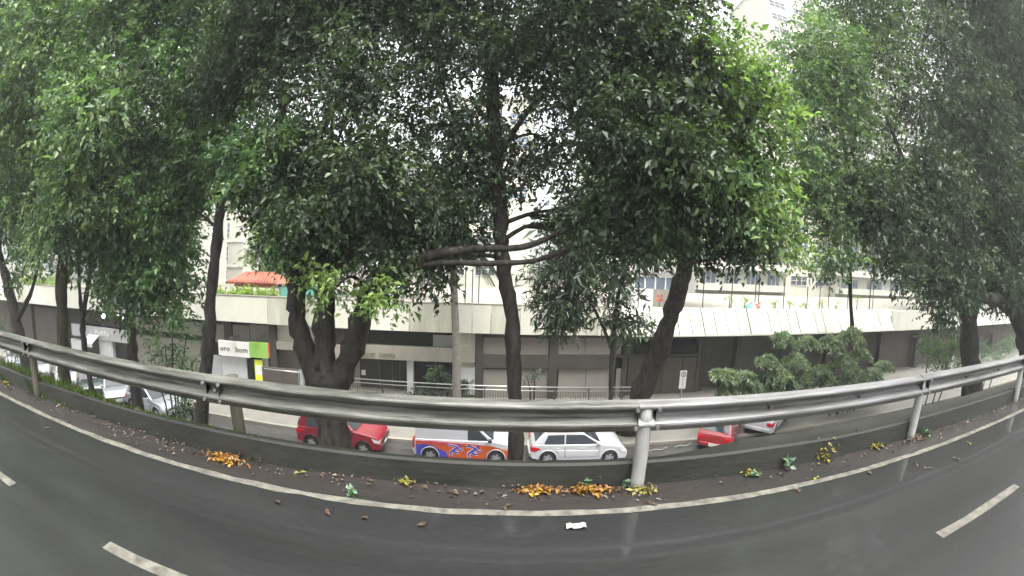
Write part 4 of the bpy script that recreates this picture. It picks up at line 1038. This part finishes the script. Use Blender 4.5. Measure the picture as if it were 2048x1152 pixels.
tree('leaning_tree', 'tree with a bare trunk leaning right behind the white post', [
    [(1248, 868, 44, 19.6), (1262, 840, 43, 19.4), (1283, 790, 42, 19), (1310, 720, 41, 18.4), (1335, 650, 40, 17.8), (1352, 600, 38, 17.2), (1365, 550, 36, 16.5), (1375, 500, 35, 15.5), (1380, 440, 32, 14), (1375, 360, 24, 12), (1355, 260, 16, 10.5), (1340, 150, 10, 9.5)],
    [(1371, 530, 16, 16.2), (1350, 496, 12, 15.5), (1310, 480, 9, 15), (1260, 470, 5, 14)], [(1378, 440, 22, 14), (1430, 360, 16, 11), (1480, 280, 10, 9)]],
     [(1250, 300, 130), (1390, 240, 140), (1430, 390, 110), (1520, 370, 75, 7.6, 1, .8, 'light_skylit'), (1300, 430, 110), (1330, 110, 130), (1470, 490, 66, 8, .9, .6), (1200, 410, 80), (1450, 150, 90, 7.6, 1, .8, 'light_skylit'), (1505, 270, 85, 7.6, 1, .8, 'light_skylit'), (1240, 130, 120), (1350, 340, 110, 7.4), (1535, 450, 60, 7.8, .9, .8, 'light_skylit'), (1200, 20, 120), (1330, -40, 120, 8.5, .8), (1400, 500, 56, 8.5, .7, .6), (1200, -80, 130), (1480, 420, 70, 7.2, .9, .8, 'bright'), (1460, 330, 80, 7.2, .9, .8, 'bright'), (1430, 90, 70, 7.6, .7, .8, 'light_skylit'), (1300, 250, 110, 7.6), (1240, 480, 60, 8.5)],  # lighter leaf colours on the right blobs stand in for open-sky light
     'deep', 'broad', 0.85, 1.0, Y=8.5, ground=SZ + .12)
tree('lance_leaved_sapling', 'thin sapling with long narrow dark leaves beside the leaning trunk', [
    [(1220, 850, 10), (1222, 740, 9), (1228, 660, 9), (1235, 600, 8), (1248, 550, 7), (1264, 518, 5)], [(1224, 700, 7), (1190, 620, 6), (1150, 560, 5), (1120, 500, 4)]],
     [(1240, 640, 36, 0, .5), (1125, 600, 62, 0, .55), (1175, 545, 60, 0, .6), (1105, 530, 50, 0, .5), (1150, 470, 60, 0, .7), (1245, 575, 38, 0, .4), (1280, 645, 18, 0, .5), (1130, 640, 34, 0, .6), (1290, 500, 45, 0, .7)],
     'deep', 'lance', 1.7, 1.6, Y=19, ground=SZ + .12)
tree('slim_left_tree', 'slim straight dark trunk tree in front of the green sign shop', [
    [(400, 880, 34), (408, 780, 29), (415, 700, 27), (420, 620, 26), (430, 520, 23), (438, 440, 21), (443, 380, 17), (450, 280, 12), (455, 180, 8)]],
     [(400, 330, 90), (340, 420, 80), (440, 240, 100), (480, 300, 70, 10.5), (380, 150, 120), (300, 280, 100, 12), (470, 80, 110), (390, 20, 130), (430, -90, 140)],
     'mid', 'broad', 0.9, 1.25, Y=11, ground=slope_z(11))
tree('mossy_left_tree', 'thick mossy trunk tree in front of the left shop doors', [
    [(140, 850, 30), (130, 760, 27), (126, 680, 27), (123, 600, 26), (124, 520, 24), (128, 440, 20), (135, 340, 14), (140, 240, 9)]],
     [(120, 120, 150), (220, 160, 120), (60, 260, 120), (180, 300, 110), (130, 420, 75, 9.4), (40, 400, 80), (220, 400, 70), (120, 0, 150), (250, 40, 110), (100, 480, 50, 9, .8), (20, 130, 110), (120, -110, 150), (270, -60, 120), (180, 220, 90, 8)],
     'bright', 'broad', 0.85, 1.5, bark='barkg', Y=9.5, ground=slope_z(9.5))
tree('twin_stem_tree', 'small thin twin stemmed tree right of the mossy trunk', [
    [(192, 830, 13), (178, 740, 13), (168, 680, 13), (166, 640, 12), (176, 570, 10), (190, 480, 8), (200, 420, 6)], [(167, 650, 9), (160, 590, 8), (158, 520, 6), (160, 450, 5)]],
     [(200, 480, 50), (150, 520, 36, 12, .6), (230, 520, 40, 12, .7), (215, 590, 30, 11, .5)], 'mid', 'broad', 0.8, 1.4, Y=11.5, ground=slope_z(11.5))
tree('leafy_left_tree', 'leafy green tree with a dark trunk between the shop doors and the shrub', [
    [(280, 850, 25), (270, 750, 23), (263, 680, 21), (262, 620, 20), (262, 560, 17), (258, 470, 12), (260, 380, 8)], [(262, 600, 12), (300, 540, 10), (340, 480, 7)]],
     [(260, 520, 80), (330, 540, 70), (300, 590, 50, 11, .9), (340, 470, 70), (230, 440, 80), (350, 600, 36, 11, .8), (280, 620, 34, 11, .8, .7), (250, 580, 44, 10.5), (310, 370, 80)],
     'mid', 'broad', 0.95, 1.4, Y=11.5, ground=slope_z(11.5))
tree('left_edge_tree', 'dark trunk tree leaning at the left edge of the row', [
    [(70, 800, 20), (52, 730, 22), (40, 680, 23), (25, 610, 23), (10, 550, 18), (-5, 480, 14), (-10, 380, 10)], [(35, 640, 12), (60, 590, 9), (75, 540, 6)]],
     [(10, 440, 60), (50, 500, 40, 12, .7), (-20, 330, 100), (30, 560, 22, 12, .6), (-30, 200, 120), (0, 60, 130)], 'mid', 'broad', 0.9, 1.6, Y=11.8, ground=slope_z(11.8))
tree('right_street_tree', 'big dark tree with a straight trunk at the right by the ringed sign', [
    [(1947, 820, 46), (1941, 720, 42), (1938, 640, 41), (1936, 560, 41), (1938, 480, 37), (1940, 400, 29), (1930, 300, 20), (1920, 180, 12)],
    [(1938, 520, 22), (1880, 440, 16), (1820, 350, 11), (1780, 250, 8)], [(1938, 460, 20), (1985, 380, 15), (2020, 280, 10)]],
     [(1900, 540, 85), (1830, 470, 80), (1980, 500, 95), (1860, 360, 100), (1960, 340, 110), (1890, 590, 55, 11.4, .9), (1820, 540, 40, 11, .8), (1760, 400, 85), (1930, 200, 110), (1830, 200, 95, 12, .4), (2020, 200, 100), (2030, 420, 90), (1960, 60, 120), (1840, 60, 100, 12, .45), (1990, 570, 55, 11.5), (2050, 70, 110), (1900, -70, 140)],
     'deep', 'broad', 0.9, 1.55, Y=12, ground=SZ)
tree('light_right_tree', 'light green leaved tree between the leaning tree and the dark right tree', [
    [(1712, 800, 10, 21), (1708, 740, 9, 21), (1704, 660, 8, 20.5), (1700, 560, 9, 19), (1695, 460, 10, 16), (1700, 340, 9, 14), (1720, 200, 7)], [(1695, 440, 8, 15.5), (1640, 340, 7, 13.5), (1605, 240, 5)]],
     [(1640, 250, 90), (1700, 180, 100), (1620, 400, 60), (1680, 430, 70), (1750, 290, 80, 13, .5), (1600, 330, 70), (1720, 380, 70), (1660, 500, 50, 12.5, .8), (1760, 110, 90, 13, .4), (1640, 110, 90), (1660, 545, 26, 12, .6), (1760, 480, 55), (1600, 180, 60), (1590, 520, 30, 12, .5), (1720, 20, 100, 13, .8), (1800, 380, 60), (1780, 540, 30, 12.5, .5), (1700, -80, 120)],
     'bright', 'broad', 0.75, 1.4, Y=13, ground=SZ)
tree('arched_right_tree', 'dark tree at the right edge with a thick bough arching over the parapet', [
    [(2085, 860, 56), (2072, 760, 54), (2060, 690, 50), (2042, 640, 40), (2018, 612, 30), (1990, 598, 24), (1955, 596, 14)], [(2062, 690, 44), (2075, 600, 36), (2080, 480, 26), (2075, 360, 16)]],
     [(2060, 560, 70), (2080, 420, 100), (2040, 480, 60), (2070, 250, 110), (2020, 560, 30, 10, .8), (2090, 100, 120)], 'deep', 'broad', 0.9, 1.4, Y=10.5, ground=slope_z(10.5))
# hanging bough between leaning tree and light tree is carried by the light tree; street trees beyond the lower street
tree('terrace_tree', 'soft green tree growing behind the red roofed kiosk', [[(560, 600, 9), (558, 540, 8), (555, 480, 6), (550, 420, 4)]],
     [(530, 500, 38), (560, 450, 55), (528, 440, 32), (590, 520, 50), (550, 535, 30)], 'light_skylit', 'fine', .9, 4.0, Y=40, ground=-1.2, twigs=False)
tree('far_left_tree', 'tall hazy green tree behind the left parapet', [[(330, 600, 12), (330, 500, 10), (335, 400, 7), (340, 300, 5)]],
     [(330, 480, 70), (280, 420, 70), (360, 380, 80), (300, 300, 80), (400, 300, 60), (220, 350, 70), (100, 380, 90), (60, 300, 100), (160, 260, 100)], 'mid', 'fine', .7, 5.0, Y=34, ground=-1.2, twigs=False)
tree('far_middle_tree', 'tall dark tree behind the palm and the forked tree', [[(760, 610, 14), (765, 500, 12), (770, 380, 9), (770, 250, 6)]],
     [(700, 480, 70), (780, 420, 80), (850, 470, 60), (680, 350, 80), (800, 330, 70), (600, 420, 70), (880, 350, 50)], 'deep', 'fine', .6, 4.6, Y=33, ground=-1.2, twigs=False)
tree('far_right_tree', 'tall leafy tree rising behind the leaning tree over the terrace', [[(1310, 610, 12), (1315, 500, 10), (1320, 380, 8), (1325, 250, 5)]],
     [(1300, 480, 50), (1350, 430, 60), (1260, 400, 60), (1400, 470, 50), (1330, 330, 80), (1230, 300, 70), (1420, 340, 70), (1300, 200, 80)], 'mid', 'fine', .7, 4.6, Y=33, ground=-1.2, twigs=False)
tree('far_street_tree', 'large dim tree far along the right side of the terrace', [[(1950, 620, 12), (1945, 500, 10), (1940, 380, 7), (1935, 280, 5)]],
     [(1900, 520, 60), (1960, 450, 80), (2020, 530, 60), (1880, 380, 70), (2000, 350, 90), (1920, 260, 90), (1850, 560, 30), (2040, 200, 90)], 'mid', 'fine', .7, 5.5, Y=30, ground=-1.2, twigs=False)

# palm behind the boughs
pt = thing('palm_tree', 'pale trunked palm with drooping fronds behind the two level boughs', 'tree', tuple(at(912, 800, 22)[:2]) + (SZ + .12,))
off = np.array(pt.location)
rows = [(*(at(px, py, 22) - off), w * .5 * .025) for px, py, w in ((914, 860, 20), (913, 760, 18), (912, 680, 16), (909, 600, 15), (906, 530, 14), (905, 490, 12))]
rows[0] = (rows[0][0], rows[0][1], 0.0, rows[0][3])
cp = curvepts(rows, 3); MB().tube(cp[:, :3], cp[:, 3], 10).build('trunk', 'barkp', pt, smooth=True)
top = cp[-1][:3]
fr = np.random.default_rng(3)
for k in range(17):
    a = 2 * pi * k / 17 + fr.uniform(-.15, .15); el = fr.uniform(-.1, 1.0); Lf = fr.uniform(2.0, 2.7)
    pts = []
    for t in np.linspace(0, 1, 9): pts.append(top + np.array([cos(a) * cos(el * .6) * Lf * t, sin(a) * cos(el * .6) * Lf * t, sin(el) * Lf * t - 1.5 * t * t * Lf * .55]))
    pts = np.array(pts); MB().tube(pts, [.03 * (1 - t * .8) for t in np.linspace(0, 1, 9)], 5).build('frond_stem', 'barkg', pt, smooth=True)
    ii = np.linspace(0.12, 1, 46); q = np.array([[np.interp(u, np.linspace(0, 1, 9), pts[:, c]) for c in range(3)] for u in ii])
    tg = np.gradient(q, axis=0); tg = unit(tg); sd = unit(np.cross(tg, [0, 0, 1.0]))
    P = np.concatenate([q, q]); D = np.concatenate([unit(sd * .6 + tg * .4 + [0, 0, -.75]), unit(-sd * .6 + tg * .4 + [0, 0, -.75])])
    link('frond', leaves_mesh('frond', P, D, np.concatenate([tg, tg]), .75 * (1 - .5 * np.concatenate([ii, ii])), .022, 'deep'), pt)

# ------------------------------------------------------------------ shrubs
def pblob(px, py, rpx, Y, fl=.8): c = at(px, py, Y); return (c, rpx * mpp(c), fl)
bush('layered_shrub', 'pale green layered shrub with drooping tips right of the parking sign', [pblob(1455, 748, 26, 19), pblob(1490, 752, 30, 19), pblob(1435, 746, 16, 19), pblob(1505, 775, 26, 19), pblob(1460, 775, 22, 19)], 'soft', 'fine', .85, 1.0, 'shrub', stemz=SZ + .12, plume=True)
bush('layered_shrub', 'tall pale green shrub in the middle of the shrub row under the leaning parapet', [pblob(1535, 718, 26, 19.5), pblob(1560, 750, 36, 19), pblob(1590, 715, 28, 19.5), pblob(1545, 780, 30, 19), pblob(1600, 765, 34, 19), pblob(1640, 740, 30, 19.5), pblob(1565, 672, 26, 20), pblob(1615, 680, 22, 20)], 'soft', 'fine', .85, 1.0, 'shrub', stemz=SZ + .12, plume=True)
bush('layered_shrub', 'wide soft green shrub at the right end of the shrub row', [pblob(1690, 720, 34, 19.5), pblob(1660, 680, 28, 20), pblob(1705, 665, 30, 20), pblob(1720, 705, 26, 20), pblob(1740, 750, 34, 19), pblob(1690, 765, 36, 19), pblob(1770, 730, 22, 19.5), pblob(1650, 765, 22, 19)], 'soft', 'fine', .85, 1.0, 'shrub', stemz=SZ + .12, plume=True)
bush('roadside_shrub', 'loose olive green shrub covering the wall behind the slim left trunk', [pblob(330, 690, 34, 15), pblob(360, 730, 36, 15), pblob(310, 740, 26, 15), pblob(375, 660, 24, 15), pblob(345, 640, 20, 15), pblob(385, 755, 20, 14)], 'mid', 'broad', .32, 1.0, 'shrub', stemz=slope_z(11.9))
bush('entrance_plants', 'leafy planting behind the railing at the building entrance', [pblob(885, 745, 22, 24.2), pblob(860, 785, 20, 24.2, .5), pblob(905, 770, 20, 24.2), pblob(830, 790, 16, 24.2, .5), pblob(930, 780, 16, 24.0)], 'deep', 'broad', .7, 1.2, 'plant', stemz=SZ + .12)
bush('wall_plant', 'small bare plant in a tub against the pale panel behind the railing', [pblob(1070, 750, 15, 24.3), pblob(1052, 745, 8, 24.3)], 'deep', 'broad', .35, .9, 'plant', stemz=SZ + .12)
bush('balcony_plant', 'bright green plants in the balcony opening between the forked stems', [pblob(662, 672, 11, 25.6), pblob(655, 682, 8, 25.6)], 'lime', 'fine', .7, 1.5, 'plant')
bush('under_tree_shrub', 'pale leaved shrub below the dark right tree', [pblob(1860, 690, 24, 17), pblob(1915, 690, 20, 17), pblob(1880, 720, 20, 17), pblob(1930, 725, 16, 17)], 'mid', 'broad', .6, 1.2, 'shrub', stemz=SZ + .12)
bush('far_verge_shrub', 'mixed low shrub between the right trunk and the arched tree', [pblob(1965, 700, 16, 16), pblob(1990, 715, 16, 16), pblob(2020, 690, 18, 16)], 'pale', 'broad', .5, 1.2, 'shrub', stemz=SZ)
bush('roadside_bush', 'small dark bush hiding the front of the silver car', [pblob(360, 815, 26, 11), pblob(385, 820, 18, 11)], 'deep', 'broad', .5, .8, 'shrub', stemz=slope_z(11))
bush('left_wall_shrub', 'dark green shrub at the left edge above the guard rail', [pblob(10, 670, 22, 14), pblob(35, 690, 18, 14)], 'mid', 'broad', .7, 1.3, 'shrub', stemz=SZ)

# grass and weeds growing on and behind the left kerb wall
gP, gD = [], []
for k in range(11000):
    x = -2.2 - abs(rng.normal()) * 6 if rng.random() < .75 else rng.uniform(-14, 12.0)
    y = rng.uniform(3.55, 4.5); z = .225 if y < 3.6 else (-.22 if x < -3 else -.32) - (y - 3.6) * .4
    gP.append((x, y, z)); gD.append((rng.normal() * .35, rng.normal() * .3 - .1, 1))
gP = np.array(gP); gD = unit(np.array(gD)); n = len(gP)
hgt = np.where(gP[:, 1] > 3.6, .4, .08) * rng.uniform(.5, 1.3, n) * np.clip((-gP[:, 0] - 1) / 5, .3, 1.15)
o = link('verge_grass', leaves_mesh('verge_grass', gP, gD, unit(rng.normal(size=(n, 3))), hgt, .012 + .012 * rng.random(n), 'grass'))
tag(o, 'green weeds and grass along the left kerb wall', 'grass', None, 'stuff')

# ------------------------------------------------------------------ fallen leaves and litter
def pile(label, px, py, wpx, n, leaf, seed, tall=.012):
    n = int(n * 2.2)
    r_ = np.random.default_rng(seed); c = atz(px, py, 0.0); w = wpx * mpp(c) * .5
    P = np.stack([r_.normal(size=n) * w * .55, r_.normal(size=n) * w * .3, np.abs(r_.normal(size=n)) * tall + .012], 1)
    D = unit(np.stack([r_.normal(size=n), r_.normal(size=n), r_.normal(size=n) * .25], 1)); N = unit(np.stack([r_.normal(size=n) * .35, r_.normal(size=n) * .35, np.ones(n)], 1))
    o = link('leaf_pile', leaves_mesh('leaf_pile', P, D, N, r_.uniform(.035, .08, n), r_.uniform(.01, .022, n), leaf), None, (c[0], c[1], 0))
    tag(o, label, 'leaves', 'piles of fallen leaves at the kerb', 'stuff'); return o
pile('yellow and orange leaf pile near the brown post', 455, 918, 80, 60, 'fall', 1)
pile('orange leaf pile left of the larger one before the white hatchback', 1075, 982, 62, 42, 'fall', 2)
pile('long orange leaf pile just left of the white post', 1182, 981, 76, 60, 'fall', 3)
pile('bright yellow leaves at the foot of the white post', 1285, 985, 34, 14, 'fally', 4)
pile('yellow green leaf clump at the kerb foot right of the white post', 1645, 914, 62, 48, 'fally', 5, .09)
pile('small yellow leaf heap between the clump and the second white post', 1750, 894, 34, 22, 'fally', 6)
pile('brownish leaf heap at the foot of the second white post', 1835, 876, 60, 40, 'fallb', 7)
pile('yellow leaves on the shoulder beyond the parking sign', 1505, 946, 36, 14, 'fally', 8)
pile('small yellow leaf pair on the shoulder below the van', 812, 965, 26, 8, 'fally', 9)
pile('few yellow leaves by the kerb at the far left', 15, 768, 22, 16, 'fally', 10)

r_ = np.random.default_rng(77); n = 2000
lx = r_.uniform(-14, 16, n); ly = 3.49 - np.abs(r_.normal(size=n)) * .13; lz = r_.uniform(.004, .016, n) + np.where(ly > 3.46, r_.random(n) * .03, 0)
keep = r_.random(n) < .35 + .65 * (np.sin(lx * 2.1) * np.sin(lx * .73 + 1) > 0); lx, ly, lz = lx[keep], ly[keep], lz[keep]; n = len(lx)
o = link('leaf_litter', leaves_mesh('leaf_litter', np.stack([lx, ly, lz], 1), unit(np.stack([r_.normal(size=n), r_.normal(size=n) * .6, r_.normal(size=n) * .12], 1)), unit(np.stack([r_.normal(size=n) * .3, r_.normal(size=n) * .3, np.ones(n)], 1)), r_.uniform(.02, .07, n), r_.uniform(.006, .018, n), 'fallb'))
tag(o, 'broken brown leaf litter strewn along the wet gutter', 'leaf litter', None, 'stuff')

def sprig(label, px, py, rpx, leaf, n=26):
    c = atz(px, py + rpx, 0.0); r = rpx * mpp(c); r_ = np.random.default_rng(px)
    t_ = thing('weed_sprig', label, 'plant', (c[0], c[1], 0), 0, 'weeds growing at the kerb foot')
    P = np.stack([r_.normal(size=n) * r * .25, r_.normal(size=n) * r * .25, r_.random(n) * r * .9], 1); D = unit(np.stack([r_.normal(size=n), r_.normal(size=n), r_.random(n) * .9], 1))
    link('leaves', leaves_mesh('leaves', P, D, unit(r_.normal(size=(n, 3)) * .5 + [0, 0, 1]), r * .8, r * .24, leaf), t_)
    MB().tube([(0, 0, 0), (r * .1, 0, r * 1.0)], .006, 5).build('stem', 'barkg', t_)
sprig('bluish green sprig lying on the shoulder below the red car', 703, 974, 16, 'pale')
sprig('pale green sprig at the wall foot left of the yellow clump', 1567, 915, 18, 'pale')
sprig('upright light green sprig above the yellow clump', 1630, 899, 14, 'mid')
sprig('pale green sprig beside the white post', 1250, 955, 15, 'pale')
sprig('pale sprig below the red cone car', 1508, 942, 10, 'pale')
sprig('green sprig under the front of the white hatchback', 1175, 945, 22, 'mid')
sprig('green weed below the rear wheel of the red off-roader', 600, 905, 16, 'grass')
sprig('green weed at the foot of the second white post', 1852, 862, 10, 'mid')

lp = [(92, 858, 'fallb', 'brown fallen leaf on the left stretch of shoulder beyond the edge line'), (560, 1008, 'fallb', 'brown leaf on the road below the forked tree'), (650, 1025, 'fallb', 'brown leaf on the road below the red car'),
      (600, 946, 'fally', 'small yellow leaf on the shoulder under the red off-roader'), (640, 948, 'fallb', 'pale brown leaf right of the small yellow leaf'), (735, 962, 'fallb', 'brown leaf just right of the bluish sprig'),
      (845, 975, 'fallb', 'brown leaf on the shoulder below the blue van graphic'), (905, 987, 'fallb', 'brown leaf on the shoulder below the van figures'), (1010, 1014, 'fallb', 'brown leaf touching the edge line below the slender trunk'),
      (1112, 976, 'fallb', 'pale leaf between the two orange piles'), (1300, 1010, 'fallb', 'long pale leaf by the edge line at the white post'), (1600, 980, 'fallb', 'brown leaf on the edge line below the yellow clump'),
      (1633, 957, 'fally', 'yellow leaf on the shoulder under the yellow clump'), (1735, 946, 'fallb', 'brown leaf on the road below the small yellow heap'), (1833, 929, 'fallb', 'pale leaf on the road below the second white post'),
      (1855, 937, 'fallb', 'tiny brown leaf beside the pale one below the second post'), (1912, 918, 'fallb', 'slim pale leaf on the road right of the second post'), (1936, 887, 'fally', 'yellow leaf lying near the edge line at the right'),
      (1884, 859, 'fallb', 'first of three pale leaves in a line right of the second post'), (1893, 857, 'fallb', 'second of three pale leaves in a line right of the second post'), (1902, 855, 'fallb', 'third of three pale leaves in a line right of the second post'),
      (1987, 839, 'fallb', 'last brown leaf towards the right end of the edge line'), (850, 1052, 'fallb', 'brown leaf on the road below the van'), (735, 1040, 'fallb', 'brown leaf on the road left of the van shadow'), (402, 889, 'fallb', 'brown leaf left of the yellow and orange pile')]
for i, (px, py, lf_, lb) in enumerate(lp):
    c = atz(px, py, 0.006); r_ = np.random.default_rng(100 + i); n = 2
    D = unit(np.stack([r_.normal(size=n), r_.normal(size=n), np.zeros(n)], 1))
    o = link('fallen_leaf', leaves_mesh('fallen_leaf', np.array([[0, 0, .008], [.0, .0, .010]]), D, np.array([[0, 0, 1.], [.1, 0, 1]]), .07, .02, lf_), None, (c[0], c[1], 0.006))
    tag(o, lb, 'leaf', 'single leaves fallen on the wet road')
c = atz(1153, 1054, .01)
mb = MB(); r_ = np.random.default_rng(9); gxs = np.linspace(-.075, .075, 6) + r_.normal(size=6) * .008; gys = np.linspace(-.035, .035, 4) + r_.normal(size=4) * .006
for i in range(5):
    for j in range(3):
        h = lambda a, b: .012 + .018 * abs(sin(a * 60 + b * 43))
        mb.quad((gxs[i], gys[j], h(gxs[i], gys[j])), (gxs[i + 1], gys[j], h(gxs[i + 1], gys[j])), (gxs[i + 1], gys[j + 1], h(gxs[i + 1], gys[j + 1])), (gxs[i], gys[j + 1], h(gxs[i], gys[j + 1])))
tag(mb.build('crumpled_paper', 'paper', None, loc=(c[0], c[1], .006)), 'crumpled white paper scrap lying on the wet road', 'litter')
for px, py, lb in ((1318, 903, 'white bent litter strip on the lower street right of the white post'), (1368, 895, 'thin pale litter stick on the lower street left of the bright red car')):
    c = atz(px, py, SZ); mb = MB().tube([(-.5, 0, .05), (-.2, .1, .08), (.1, .05, .06), (.45, .2, .12)], .022, 6); tag(mb.build('litter', 'paper', None, True, loc=tuple(c)), lb, 'litter')


# ------------------------------------------------------------------ rain mist added over the whole place to lift dark tones like lens glare
hz = MB().box(-880, 880, -880, 880, -8.2, 62).build('haze', 'asphalt')
hz.data.materials.clear()
hm = bpy.data.materials.new('lifting_rain_mist'); hm.use_nodes = True
hn = hm.node_tree; hn.nodes.clear()
pv = hn.nodes.new('ShaderNodeVolumePrincipled'); ho = hn.nodes.new('ShaderNodeOutputMaterial')
pv.inputs['Color'].default_value = (0.9, 0.94, 0.93, 1); pv.inputs['Density'].default_value = 0.0013; pv.inputs['Anisotropy'].default_value = 0.2
hn.links.new(pv.outputs[0], ho.inputs['Volume'])
hz.data.materials.append(hm)
tag(hz, 'thin pale rain mist added to lift the dark tones', 'haze', None, 'stuff')
